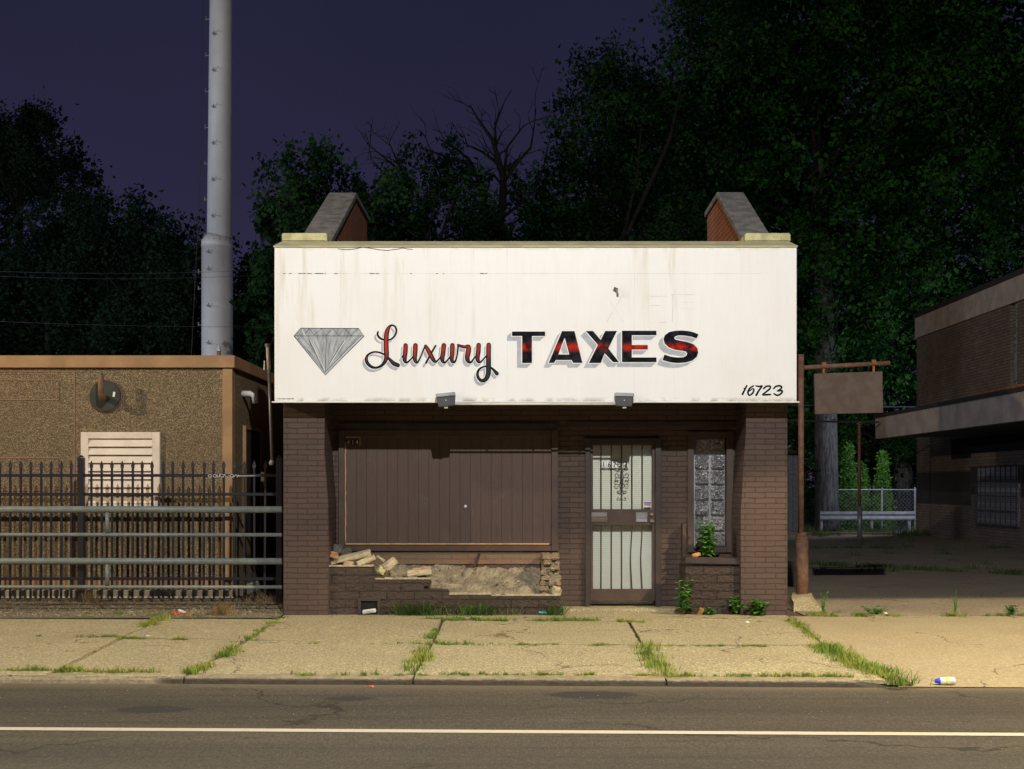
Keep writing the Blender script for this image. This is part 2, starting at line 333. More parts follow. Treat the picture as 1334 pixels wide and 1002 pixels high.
def m_glassblock():
    n = NB('glass_block'); o = n.sep()
    f = n.noise(17, 2, n.comb(o[0], o[2]), .5, 3.5)
    return n.fin(n.mix(n.rng(f, .4, .6), (.16, .155, .18), (.80, .78, .84)), .28, n.bump(f, 1, .06), .55, 1)
m_glassblock()
def m_blind():
    n = NB('blind'); o = n.sep(); fr = n.math('FRACT', n.math('DIVIDE', o[2], .026))
    c = n.mix(n.rng(fr, .80, .95), (.63, .64, .54), (.40, .41, .34)); c = n.mix(n.rng(n.noise(1.8, 3), .45, .6, 0, .5), c, (.64, .68, .62))
    return n.fin(c, .6, n.bump(n.math('ABSOLUTE', n.math('SUBTRACT', fr, .5)), .5, .006), 0, .3)
m_blind()
def m_pane():
    n = NB('window_pane'); g = n.n('ShaderNodeBsdfGlossy'); g.inputs['Roughness'].default_value = .04
    t = n.n('ShaderNodeBsdfTransparent'); fr = n.n('ShaderNodeFresnel'); ms = n.n('ShaderNodeMixShader')
    n.l(fr.outputs[0], ms.inputs[0]); n.l(t.outputs[0], ms.inputs[1]); n.l(g.outputs[0], ms.inputs[2]); n.l(ms.outputs[0], n.out.inputs[0])
m_pane()

# ---- objects
def tag(o, label=None, cat=None, group=None, kind=None):
    if label: o['label'] = label
    if cat: o['category'] = cat
    if group: o['group'] = group
    if kind: o['kind'] = kind
    return o
def thing(name, label, cat, loc=(0, 0, 0), group=None):
    o = bpy.data.objects.new(name, None); col.objects.link(o); o.location = loc; o.empty_display_size = .2
    return tag(o, label, cat, group)
def origin(p):
    v = Vector((0, 0, 0))
    while p is not None: v += p.location; p = p.parent
    return v
class MB:
    def __init__(s): s.v = []; s.f = []; s.mi = []; s.cur = 0
    def add(s, vs, fs):
        b = len(s.v); s.v += [tuple(v) for v in vs]
        for f in fs: s.f.append(tuple(b + i for i in f)); s.mi.append(s.cur)
        return s
    def box(s, x0, x1, y0, y1, z0, z1):
        return s.add([(x0, y0, z0), (x1, y0, z0), (x1, y1, z0), (x0, y1, z0), (x0, y0, z1), (x1, y0, z1), (x1, y1, z1), (x0, y1, z1)],
                     [(0, 3, 2, 1), (4, 5, 6, 7), (0, 1, 5, 4), (1, 2, 6, 5), (2, 3, 7, 6), (3, 0, 4, 7)])
    def pbox(s, px0, px1, py0, py1, y, depth, front=None):   # rectangle measured in the photo at distance y, going back by depth
        return s.box(X(px0, y), X(px1, y), y, y + depth, Z(py1, y), Z(py0, y))
    def rbox(s, c, size, rot):
        M = Matrix.Rotation(rot[2], 3, 'Z') @ Matrix.Rotation(rot[1], 3, 'Y') @ Matrix.Rotation(rot[0], 3, 'X')
        a, b, d = (q / 2 for q in size); vs = []
        for z in (-d, d):
            for x, y in ((-a, -b), (a, -b), (a, b), (-a, b)): vs.append(M @ Vector((x, y, z)) + Vector(c))
        return s.add(vs, [(0, 3, 2, 1), (4, 5, 6, 7), (0, 1, 5, 4), (1, 2, 6, 5), (2, 3, 7, 6), (3, 0, 4, 7)])
    def prism(s, poly, axis, a, b):      # poly: (x,z) with axis y, (y,z) with axis x, (x,y) with axis z
        def pt(p, t): return {'y': (p[0], t, p[1]), 'x': (t, p[0], p[1]), 'z': (p[0], p[1], t)}[axis]
        n = len(poly); vs = [pt(p, a) for p in poly] + [pt(p, b) for p in poly]
        tri = tessellate_polygon([[Vector((p[0], p[1], 0)) for p in poly]])
        fs = [tuple(t) for t in tri] + [tuple(i + n for i in reversed(t)) for t in tri] + [(i, (i + 1) % n, n + (i + 1) % n, n + i) for i in range(n)]
        return s.add(vs, fs)
    def tube(s, pts, r, n=8, cap=True):
        pts = [Vector(p) for p in pts]; k = len(pts); rr = r if isinstance(r, (list, tuple)) else [r] * k
        b = len(s.v); prev = None; vs = []
        for i, p in enumerate(pts):
            d = (pts[min(i + 1, k - 1)] - pts[max(i - 1, 0)]).normalized()
            u = d.cross(Vector((0, 0, 1)) if abs(d.z) < .95 else Vector((1, 0, 0))) if prev is None else prev - d * prev.dot(d)
            u.normalize(); prev = u; w_ = d.cross(u)
            for j in range(n):
                a = 2 * math.pi * j / n; vs.append(p + (u * math.cos(a) + w_ * math.sin(a)) * rr[i])
        fs = [(i * n + j, i * n + (j + 1) % n, (i + 1) * n + (j + 1) % n, (i + 1) * n + j) for i in range(k - 1) for j in range(n)]
        if cap: fs += [tuple(range(n - 1, -1, -1)), tuple((k - 1) * n + j for j in range(n))]
        return s.add(vs, fs)
    def build(s, name, mats, parent=None, bevel=0, smooth=False, label=None, jitter=0, fixn=True):
        off = origin(parent); me = bpy.data.meshes.new(name)
        vs = [(a - off.x, b - off.y, c - off.z) for a, b, c in s.v]
        me.from_pydata(vs, [], s.f)
        for mm in ([mats] if isinstance(mats, str) else mats): me.materials.append(MATS[mm])
        me.polygons.foreach_set('material_index', s.mi)
        if bevel or jitter or fixn:
            bm = bmesh.new(); bm.from_mesh(me)
            if fixn: bmesh.ops.recalc_face_normals(bm, faces=bm.faces)
            if bevel: bmesh.ops.bevel(bm, geom=bm.edges[:], offset=bevel, segments=2 if bevel > .01 else 1, affect='EDGES', clamp_overlap=True)
            if jitter:
                bmesh.ops.subdivide_edges(bm, edges=bm.edges[:], cuts=2, use_grid_fill=True)
                for v in bm.verts: v.co += Vector((random.uniform(-1, 1), random.uniform(-1, 1), random.uniform(-1, 1))) * jitter
            bm.to_mesh(me); bm.free()
        if smooth: me.polygons.foreach_set('use_smooth', [True] * len(me.polygons))
        me.update(); o = bpy.data.objects.new(name, me); col.objects.link(o); o.parent = parent
        if label: o['label'] = label
        return o
def npmesh(name, V, Fq, mat, parent=None, tri=False, smooth=False):
    off = origin(parent); V = np.asarray(V, dtype=np.float32) - np.array(off, dtype=np.float32); Fq = np.asarray(Fq, dtype=np.int32); k = Fq.shape[1]
    me = bpy.data.meshes.new(name); me.vertices.add(len(V)); me.vertices.foreach_set('co', V.ravel())
    me.loops.add(Fq.size); me.loops.foreach_set('vertex_index', Fq.ravel()); me.polygons.add(len(Fq))
    me.polygons.foreach_set('loop_start', np.arange(0, Fq.size, k, dtype=np.int32)); me.update(calc_edges=True)
    me.materials.append(MATS[mat]); o = bpy.data.objects.new(name, me); col.objects.link(o); o.parent = parent
    return o
def struct(o): o['kind'] = 'structure'; return o
def copy_tree(o, parent=None):
    c = o.copy(); col.objects.link(c); c.parent = parent
    for ch in list(o.children): copy_tree(ch, c)
    return c

# ================================================================== ground, road
def kerb_y(x): return 11.10 - .035 * x
def gz(y): return 0.0 if y >= 16 else -.05 * (16 - y) / 4.9       # pavement falls towards the kerb
def ground_pt(px, py):                                             # photo point on the pavement
    y = EYE * F / (py - HY)
    for _ in range(4): y = (EYE - gz(y)) * F / (py - HY)
    return X(px, y), y
def sheet(name, mat, quads):
    m = MB()
    for q in quads: m.add(q, [tuple(range(len(q)))])
    return struct(m.build(name, mat, fixn=False))
sheet('ground', 'dirt', [[(-400, -200, -.30), (400, -200, -.30), (400, 900, -.30), (-400, 900, -.30)]])
xs = np.linspace(-60, 60, 61); mb = MB()
sheet('road', 'asphalt', [[(-60, -12, -.108), (60, -12, -.108), (60, kerb_y(60) + .1, -.108), (-60, kerb_y(-60) + .1, -.108)]])
mb = MB()
for x0, x1 in ((-60, 60),): mb.add([(x0, 8.95 - .03 * x0, -.104), (x1, 8.95 - .03 * x1, -.104), (x1, 9.06 - .03 * x1, -.104), (x0, 9.06 - .03 * x0, -.104)], [(0, 1, 2, 3)])
struct(mb.build('road_line', 'road_paint', fixn=False))
# pavement slabs, separated by real joints
HL = [(-8, 829), (330, 834.5), (560, 839), (836, 841.5), (1073, 841)]      # the long joint (photo points)
A = [ground_pt(367, 804), ground_pt(322, 834), ground_pt(240, 882)]
B = [ground_pt(578, 804), ground_pt(563, 838), ground_pt(538, 880)]
C_ = [ground_pt(816, 804), ground_pt(837, 841), ground_pt(869, 882)]
D_ = [ground_pt(1030, 804), ground_pt(1073, 841), ground_pt(1158, 886)]
L0 = [ground_pt(219, 804), ground_pt(158, 831), ground_pt(60, 881)]
LL = [(-20, 16), (-20, 13.6), (-20, 11.8)]; L1 = [(-7.4, 15.6), (-7.6, 13.5), (-7.9, 11.4)]
cols_ = [LL, L1, L0, A, B, C_, D_]
g = .018; mb = MB()
def slab(m, p, top=0, th=.09, tilt=0):
    z = [gz(q[1]) + top + tilt * random.uniform(-1, 1) for q in p]
    # densify so that edges can be a little broken
    n = len(p); ring = []
    for i in range(n):
        a, b = p[i], p[(i + 1) % n]; za, zb = z[i], z[(i + 1) % n]; L = math.hypot(b[0] - a[0], b[1] - a[1]); k = max(1, int(L / .12))
        for j in range(k):
            t = j / k; jt = .008 if j else 0
            ring.append((a[0] + (b[0] - a[0]) * t + random.uniform(-jt, jt), a[1] + (b[1] - a[1]) * t + random.uniform(-jt, jt), za + (zb - za) * t))
    n = len(ring); tri = tessellate_polygon([[Vector((q[0], q[1], 0)) for q in ring]])
    m.add(ring + [(a, b, c - th) for a, b, c in ring], [tuple(t) for t in tri] + [(i, (i + 1) % n, n + (i + 1) % n, n + i) for i in range(n)])
for i in range(len(cols_) - 1):
    a, b = cols_[i], cols_[i + 1]
    for r in (0, 1):
        if i == 2 and r == 1: pass
        slab(mb, [(a[r][0] + g, a[r][1] - g), (b[r][0] - g, b[r][1] - g), (b[r + 1][0] - g, b[r + 1][1] + g), (a[r + 1][0] + g, a[r + 1][1] + g)], tilt=.011)
struct(mb.build('pavement', 'sidewalk_concrete'))
# dark soil that shows in the joints
sheet('pavement_bed', 'dirt', [[(-60, kerb_y(-60) + .02, -.085), (3.4, kerb_y(3.4) + .02, -.085), (3.4, 16.2, -.022), (-60, 16.2, -.022)]])
# pavement strip between first joint and shop front
mb = MB(); slab(mb, [(A[0][0] + .02, 15.52), (3.36, 15.52), (3.36, 16.35), (-2.82, 16.35)], top=.004)
struct(mb.build('shop_apron', 'sidewalk_concrete'))
# kerb: stones with a real face, ending at the driveway
mb = MB(); xk = -20
ends = [-20, -15, -10.5, X(-60, 11.2), X(240, 11.2), X(538, 11.1), X(869, 11.0), X(1160, 10.95)]
for a, b in zip(ends[:-1], ends[1:]):
    n = 24; rows = []
    for k in range(n + 1):
        x = a + .008 + (b - a - .016) * k / n; j = lambda s_=.006: random.uniform(-s_, s_); last = (b == ends[-1] and k > n - 5)
        t = (k - (n - 4)) / 4 if last else 0; drop = max(0, t) * .045; y = kerb_y(x)
        rows += [(x, y - .03 + j(), -.16), (x, y - .015 + j(), -.075 - drop + j()), (x, y + .01 + j(), -.055 - drop + j(.003)), (x, y + .17 + j(), -.048 - drop * .6), (x, y + .18, -.16)]
    mb.add(rows, [(k * 5 + q, (k + 1) * 5 + q, (k + 1) * 5 + q + 1, k * 5 + q + 1) for k in range(n) for q in range(4)] + [(4, 3, 2, 1, 0), tuple(n * 5 + q for q in range(5))])
struct(mb.build('kerb', 'kerb_stone'))
# driveway apron on the right
def drive_z(x, y): return -.10 + .10 * min(1, max(0, (y - kerb_y(x)) / 3.0))
mb = MB(); n = 14; m_ = 26; vs = []
for j in range(n + 1):
    for i in range(m_ + 1):
        t = j / n
        yy_ = kerb_y(5) + (15.88 - kerb_y(5)) * t; xl = float(np.interp(yy_, [D_[2][1] - .3, D_[2][1], D_[1][1], D_[0][1]], [D_[2][0] + .10, D_[2][0] + .04, D_[1][0], D_[0][0]])) + .008
        x = xl + (24 - xl) * (i / m_) ** 1.5; y = kerb_y(x) - .0 + (15.88 - kerb_y(x)) * t
        vs.append((x, y, drive_z(x, y) + random.uniform(-.001, .001)))
mb.add(vs, [(j * (m_ + 1) + i, j * (m_ + 1) + i + 1, (j + 1) * (m_ + 1) + i + 1, (j + 1) * (m_ + 1) + i) for j in range(n) for i in range(m_)])
struct(mb.build('driveway', 'driveway_concrete', fixn=False))
# parking lot
mb = MB()
for (x0, x1, y0, y1) in ((3.6, 9.3, 15.95, 24), (9.32, 30, 15.95, 24), (3.6, 9.3, 24.03, 33), (9.32, 30, 24.03, 33), (3.0, 30, 33.03, 42.2)):
    slab(mb, [(x0, y1), (x1, y1), (x1, y0), (x0, y0)], th=.1, tilt=.002)
struct(mb.build('parking_lot', 'lot_concrete'))
sheet('back_verge', 'dirt', [[(-60, 26, -.012), (3.58, 26, -.012), (3.58, 15.9, -.012), (-60, 15.9, -.012)], [(-80, 26, -.014), (60, 26, -.014), (60, 42.5, -.10), (-80, 42.5, -.10)]])
sheet('back_street', 'back_road', [[(-80, 42.2, -.02), (80, 42.2, -.02), (80, 52, -.02), (-80, 52, -.02)]])
sheet('back_ground', 'dirt', [[(-200, 52, -.01), (200, 52, -.01), (200, 160, -.01), (-200, 160, -.01)]])
struct(MB().box(-2.7, 14, 42.05, 42.25, -.05, .07).build('back_kerb', 'kerb_concrete', bevel=.01))
# gravel strip on the left
mb = MB(); ln = A[0]
mb.add([(-20, 15.6, .004), (ln[0] - .05, 15.62, .006), (-2.8, 16.05, .01), (-2.8, 18.6, .02), (-20, 18.6, .02)], [(0, 1, 2, 3, 4)])
struct(mb.build('gravel_strip', 'gravel_bed', fixn=False))
def stones(name, n, fn, smin, smax, mat, label, cat):
    V = []; Fc = []; base = np.array([[1, 0, 0], [-1, 0, 0], [0, 1, 0], [0, -1, 0], [0, 0, 1], [0, 0, -1]], float)
    ft = [(0, 2, 4), (2, 1, 4), (1, 3, 4), (3, 0, 4), (2, 0, 5), (1, 2, 5), (3, 1, 5), (0, 3, 5)]
    for i in range(n):
        x, y, z = fn(); s_ = smin * (smax / smin) ** (random.random() ** 2); a = random.random() * 6.28
        R = np.array([[math.cos(a), -math.sin(a), 0], [math.sin(a), math.cos(a), 0], [0, 0, 1]])
        sc_ = np.array([s_, s_ * random.uniform(.6, 1), s_ * random.uniform(.35, .7)])
        b = len(V) * 1; V += list((base * sc_ * rng.uniform(.7, 1.2, (6, 3))) @ R.T + np.array([x, y, z])); Fc += [(b + p, b + q, b + r) for p, q, r in ft]
    o = npmesh(name, V, Fc, mat); return tag(o, label, cat, kind='stuff')
stones('gravel', 5200, lambda: (random.uniform(-9, -2.85), random.uniform(15.75, 18.2), .012), .006, .032, 'stone_grit', 'loose brown gravel along the foot of the black picket fence', 'gravel')
def rub():
    x = random.uniform(-2.2, .55); return (x, random.uniform(16.15, 16.6), Z(762 if x > -1.1 else 752, 16.35) + random.uniform(-.02, .07))
def pave_bit():
    px = random.uniform(-20, 1150); py = random.uniform(806, 880); x, y = ground_pt(px, py); return (x, y, gz(y) + .004)
stones('pavement_grit', 520, pave_bit, .002, .008, 'stone_grit', 'tiny crumbs of stone scattered over the tan pavement slabs', 'grit')
def road_bit():
    y = 8 + 3.0 * random.random() ** .5; x = random.uniform(-5, 5); return (x, y - .035 * x, -.104)
stones('road_grit', 260, road_bit, .002, .006, 'pale_stone', 'pale crumbs of grit scattered over the asphalt beside the kerb', 'grit')

# ---- grass
def blades(pts, h, wd, droop, name, mat, label, cat, kind='stuff', parent=None):
    V = []; Fc = []
    for (x, y, z, hs) in pts:
        a = random.random() * 6.283; dx, dy = math.cos(a), math.sin(a); hh = h * hs * random.uniform(.5, 1.2); ww = wd * random.uniform(.7, 1.3); dr = droop * hh * random.uniform(.2, 1.3)
        b = len(V); px_, py_ = -dy * ww / 2, dx * ww / 2
        V += [(x - px_, y - py_, z), (x + px_, y + py_, z), (x + dx * dr * .45 + px_ * .8, y + dy * dr * .45 + py_ * .8, z + hh * .62), (x + dx * dr * .45 - px_ * .8, y + dy * dr * .45 - py_ * .8, z + hh * .62), (x + dx * dr + .0005, y + dy * dr, z + hh), (x + dx * dr - .0005, y + dy * dr, z + hh)]
        Fc += [(b, b + 1, b + 2, b + 3), (b + 3, b + 2, b + 4, b + 5)]
    o = npmesh(name, V, Fc, mat, parent)
    if parent is None: tag(o, label, cat, kind=kind)
    return o
def along(pxs, dens, spread, hs=1.0, patch=.5):
    out = []; seed = random.random() * 100
    for (a, b) in zip(pxs[:-1], pxs[1:]):
        p, q = ground_pt(*a), ground_pt(*b); L = math.hypot(q[0] - p[0], q[1] - p[1])
        for _ in range(max(2, int(L * dens / 26))):
            t = random.random(); x = p[0] + (q[0] - p[0]) * t; y = p[1] + (q[1] - p[1]) * t
            k = math.sin(x * 3.3 + seed) + math.sin(x * 8.7 + seed * 2) * .7 + math.sin(y * 5 + seed) * .5 + random.gauss(0, .5)
            if k < patch * 2.4 - 1.1: continue
            x += random.gauss(0, spread * .6); y += random.gauss(0, spread * .8); s_ = spread * random.uniform(.35, .9); h_ = hs * random.uniform(.45, 1.25)
            for _ in range(int(14 + 34 * random.random())): out.append((x + random.gauss(0, s_ * 1.2), y + random.gauss(0, s_ * .8), gz(y) - .012, h_ * random.uniform(.5, 1.2)))
    return out
G = []
G += along([(372, 838), (535, 839)], 500, .02, .55, .45) + along([(640, 841), (780, 842)], 600, .02, .6, .25)
G += along([(-20, 874), (60, 874), (240, 877), (265, 868)], 1500, .035, .95, .12)
G += along([(245, 880), (270, 866), (300, 850), (325, 835), (335, 832)], 900, .05, 1.2, .15)
G += along([(300, 838), (330, 835), (372, 838)], 900, .04, .9, .3)
G += along([(108, 829), (160, 831), (215, 833), (260, 834)], 1100, .025, .7, .15)
G += along([(-10, 828), (80, 830), (300, 835)], 500, .02, .7, .5)
G += along([(75, 850), (140, 848)], 500, .03, .5, .4) + along([(110, 838), (124, 840)], 500, .03, .5, .1)
G += along([(185, 818), (205, 808), (222, 804)], 900, .05, .9, .2) + along([(322, 834), (367, 805)], 260, .03, .8, .45)
G += along([(112, 801), (165, 801)], 800, .05, .9, .2) + along([(192, 803), (272, 804)], 900, .07, .9, .25) + along([(335, 812), (372, 813)], 500, .03, .7, .2)
G += along([(380, 879), (470, 879), (520, 878)], 700, .03, .8, .35) + along([(512, 880), (600, 879), (760, 879), (870, 880)], 900, .025, .6, .3)
G += along([(535, 875), (548, 858), (552, 850)], 560, .06, 1.5, .0) + along([(560, 832), (568, 820)], 700, .03, .7, .2)
G += along([(535, 838), (575, 840), (625, 841)], 900, .04, .9, .2) + along([(625, 840), (730, 840)], 1000, .022, .6, .2) + along([(775, 841), (800, 841)], 900, .03, .7, .1)
G += along([(555, 807), (640, 808), (780, 808)], 1200, .045, .9, .15) + along([(800, 809), (840, 811)], 1100, .04, .7, .05)
G += along([(832, 838), (845, 850), (858, 868), (868, 878)], 480, .07, 1.3, .05) + along([(845, 842), (1000, 842)], 900, .02, .6, .3)
G += along([(870, 881), (1000, 881), (1140, 882)], 1100, .03, .75, .2) + along([(985, 810), (1030, 812)], 500, .03, .6, .3)
G += along([(1032, 808), (1055, 826), (1075, 842)], 1300, .04, .8, .05) + along([(1075, 842), (1095, 855), (1120, 868), (1158, 880)], 1900, .075, 1.1, .0)
G += along([(1035, 840), (1072, 841)], 900, .04, .8, .1)
G += along([(1163, 890), (1180, 888)], 900, .06, 1.6, .0)
G += along([(1060, 803), (1090, 803)], 1400, .05, 1.1, .05) + along([(1110, 803), (1168, 803)], 1500, .05, 1.1, .05) + along([(1168, 803), (1340, 802)], 450, .03, .8, .4) + along([(1235, 803), (1255, 802)], 1200, .04, 1.1, 0)
blades(G, .062, .007, 1.1, 'crack_grass', 'grass_blade', 'green grass growing from the joints of the tan pavement', 'grass')
G = []
for _ in range(620): G.append((random.uniform(-9, -2.9), random.choice((random.uniform(17.3, 17.9), random.uniform(16.2, 17.6))), .01, random.uniform(.4, 1.3) * (1.5 if math.sin(random.random() * 9) > .3 else 1)))
for _ in range(160):
    x = X(random.choice((122, 128, 345, 120)), 17.6) + random.gauss(0, .07); G.append((x, 17.5, .01, 2.2))
for _ in range(260): G.append((X(random.gauss(288, 8), 16), random.gauss(16, .08), .01, 1.6))
blades(G, .085, .006, .7, 'dry_grass', 'dry_grass', 'dry straw coloured grass along the foot of the picket fence', 'grass')
G = []
for _ in range(430):   # weeds in the lot joints and on the verge behind
    k = random.random()
    if k < .45: t = random.random(); x = 4.9 + t * 9; y = 27.5 - t * 9.5 + random.gauss(0, .12); h_ = .8
    elif k < .55: x = random.uniform(3.6, 14); y = 33 + random.gauss(0, .06); h_ = .8
    elif k < .62: x = random.uniform(4, 14); y = 24 + random.gauss(0, .05); h_ = .6
    elif k < .70: x = random.uniform(5, 13); y = random.uniform(24, 41); h_ = 1.1
    else: x = random.uniform(9.0, 14.5); y = 41.6 + random.gauss(0, .6) + 3.4 * (random.random() > .5); h_ = 2.0 * random.uniform(.3, 1.4)
    if math.sin(x * 2.1) + math.sin(y * 2.3 + x) < -.5: continue
    for _ in range(int(12 + 30 * random.random())): G.append((x + random.gauss(0, .10), y + random.gauss(0, .06), 0, h_ * random.uniform(.4, 1.2)))
blades(G, .12, .014, .8, 'lot_weeds', 'lot_weed', 'dark weeds growing in the joints of the shaded parking lot', 'weeds')

# ================================================================== the shop
shop = thing('shop_building', 'small one storey dark brown brick storefront with boarded window and barred door', 'building', (.29, 16.4, 0))
xl, xr = -2.81, 3.387
zp = Z(316, 16)
wall_top = Z(527, 16.7)
def taper_pier(inner_top, inner_bot, zmid, zlow, outer):
    return [(outer, 0), (inner_bot, 0), (inner_bot, zlow), (inner_top, zmid), (inner_top, zp), (outer, zp)]
MB().prism(taper_pier(-2.302, -2.255, 2.0, 1.35, xl), 'y', 16.0, 16.98).build('pier', 'painted_brick', shop, bevel=.006, label='left brick pier')
MB().prism(taper_pier(2.877, 2.81, 2.3, 1.3, xr), 'y', 16.0, 16.98).build('pier', 'painted_brick', shop, bevel=.006, label='right brick pier')
YB = 16.7
# recessed wall with openings (window, door, glass block)
def wallpieces(m, y, th, x0, x1, z0, z1, holes):
    xs_ = sorted({x0, x1, *[h[0] for h in holes], *[h[1] for h in holes]})
    for a, b in zip(xs_[:-1], xs_[1:]):
        zz = z0
        for h in sorted([h for h in holes if h[0] <= a + 1e-6 and h[1] >= b - 1e-6], key=lambda h: h[2]):
            if h[2] > zz + 1e-4: m.box(a, b, y, y + th, zz, h[2])
            zz = h[3]
        if z1 > zz + 1e-4: m.box(a, b, y, y + th, zz, z1)
wx0, wx1, wz0, wz1 = X(441, YB), X(726, YB), Z(718, YB), Z(560, YB)
dx0, dx1, dz1 = X(762, YB), X(861, YB), Z(571, YB)
gx0, gx1, gz0, gz1 = X(897, YB), X(955, YB), Z(720, YB), Z(561, YB)
m = MB(); wallpieces(m, YB, .26, -2.302, 2.877, 0, zp - .03, [(wx0, wx1, wz0, wz1), (dx0, dx1, 0, dz1), (gx0, gx1, gz0, gz1)])
m.build('front_wall', 'painted_brick', shop)
m = MB(); m.box(wx0 + .01, wx1 - .01, YB - .012, YB - .002, Z(735, YB), Z(718.5, YB)); m.build('exposed_brickwork', 'bare_brick', shop)
MB().pbox(441, 727, 551, 560, YB - .03, .028).build('lintel_board', 'dark_brown_paint', shop, bevel=.003)
MB().pbox(739, 957, 549, 556, YB - .02, .018).build('lintel_board', 'dark_brown_paint', shop, bevel=.003)
for x0, x1 in ((xl, xl + .3), (xr - .33, xr)):
    MB().box(x0, x1, 16.981, 26, 0, 4.2).build('side_wall', 'painted_brick', shop)
MB().box(xl + .3, xr - .33, 25.7, 26, 0, 4.2).build('back_wall', 'painted_brick', shop)
MB().box(xl, xr, 16.96 + .03, 26.02, 4.202, 4.32).build('roof', 'dark_trim', shop)
# sloping parapets with copings
def parapet(x0, x1, prof, cop, ydn):
    y_0, z_0 = prof[0]; y_1, z_1 = prof[1]; y_2, z_2 = prof[2]
    p = MB().prism([(y_0, 4.0), (y_2, 4.0), (y_2, z_2 - .06), (y_1, z_1 - .06), (y_0, z_0 - .06)], 'x', x0, x1).build('parapet', 'parapet_brick', shop)
    o_ = .035
    sl = (z_1 - z_0) / (y_1 - y_0)
    c = MB().prism([(y_0 - .1, z_0 - .1 * sl - .055), (y_1, z_1 - .055), (y_2 + .06, z_2 - .055), (y_2 + .06, z_2 + .03), (y_1, z_1 + .03), (y_0 - .1, z_0 - .1 * sl + .03)], 'x', x0 - o_, x1 + o_).build('coping', 'coping_concrete', p, bevel=.008)
parapet(xl, -2.45, [(16.35, 4.36), (20.25, 6.12), (22.0, 6.12)], 0, 0)
parapet(3.06, xr, [(16.35, 4.42), (19.24, 5.90), (20.4, 5.86)], 0, 0)
for a, b in ((367, 426), (971, 1030)):
    MB().box(X(a, 15.95), X(b, 15.95), 15.95, 16.34, zp + .004, Z(303.5, 15.95)).build('cap_stone', 'yellow_stone', shop, bevel=.012)
m = MB(); m.prism([(15.98, zp - .05), (16.36, zp - .05), (16.36, zp), (15.98, zp)], 'x', -2.28, 2.85); m.build('wall_top', 'flashing', shop)
# door sill
MB().box(X(733, 16.4), X(897, 16.4), 16.36, YB + .3, -.02, .045).build('door_step', 'sidewalk_concrete', shop, bevel=.01)
# boarded window
yb = YB - .025
w_ = MB().box(X(449.5, yb), X(718, yb), yb, yb + .03, Z(709, yb), Z(569, yb)).build('window_board', 'vertical_boards', shop, label='brown vertical board panel nailed over the shop window')
fr = MB(); yf = YB - .06
fr.pbox(441, 449, 560, 718, yf, .1); fr.pbox(718.5, 727, 560, 718, yf, .1); fr.box(X(449, yf), X(718.5, yf), yf + .02, yf + .1, Z(569, yf), Z(560, yf)); fr.box(X(449, yf), X(718.5, yf), yf + .01, yf + .1, Z(718, yf), Z(710.5, yf))
fr.build('window_frame', 'brown_paint', shop, bevel=.003)
st = MB(); pts_ = [P(449.8 + random.uniform(-.5, .5), q, yb - .004) for q in range(576, 709, 6)]
st.tube(pts_, .010, 5); st.build('ochre_filler', 'ochre_wood', w_, smooth=True)
st = MB(); st.box(X(450, yb), X(716, yb), yb - .012, yb - .001, Z(709.6, yb), Z(707.8, yb)); st.build('ochre_batten', 'ochre_wood', w_, bevel=.002)
st = MB(); st.tube([P(449 + k * 9.6, 568.6 + random.uniform(-.9, .7), yb - .004) for k in range(29)], .006, 5); st.build('peeling_edge', 'panel_brown', w_)
MB().rbox(P(606.5, 659.5, yb - .004), (.03, .006, .032), (0, .5, 0)).build('chip', 'number_white', w_)
# numbers on the boarding
def textobj(name, body, loc, size, mat, parent, ext=.002, font_sx=1.0, shear=0, bold=0):
    cu = bpy.data.curves.new(name, 'FONT'); cu.body = body; cu.size = size; cu.extrude = ext; cu.align_x = 'CENTER'; cu.shear = shear; cu.offset = bold
    t_ = bpy.data.objects.new(name, cu); col.objects.link(t_); dg = bpy.context.evaluated_depsgraph_get(); me = bpy.data.meshes.new_from_object(t_.evaluated_get(dg))
    bpy.data.objects.remove(t_); me.name = name; off = origin(parent)
    for v in me.vertices: v.co = Vector((v.co.x * font_sx + loc[0] - off.x, -v.co.z + loc[1] - off.y, v.co.y + loc[2] - off.z))
    me.materials.clear(); me.materials.append(MATS[mat]); o = bpy.data.objects.new(name, me); col.objects.link(o); o.parent = parent; return o
for i, (ch, inv) in enumerate((('4', 1), ('1', 0), ('4', 1))):
    cxp = 454 + i * 5.6; MB().box(X(cxp - 2.6, yb), X(cxp + 2.4, yb), yb - .006, yb - .001, Z(579.5, yb), Z(573, yb)).build('number_plate', 'number_black', w_)
    textobj('number', ch, (X(cxp, yb), yb - .008, Z(579, yb)), .078, 'number_white', w_, .001, .8)
MB().tube([P(450, 569.5, yb - .01), P(469, 569.2, yb - .01), P(469, 581, yb - .01)], .007, 5).build('torn_edge', 'ochre_wood', w_)
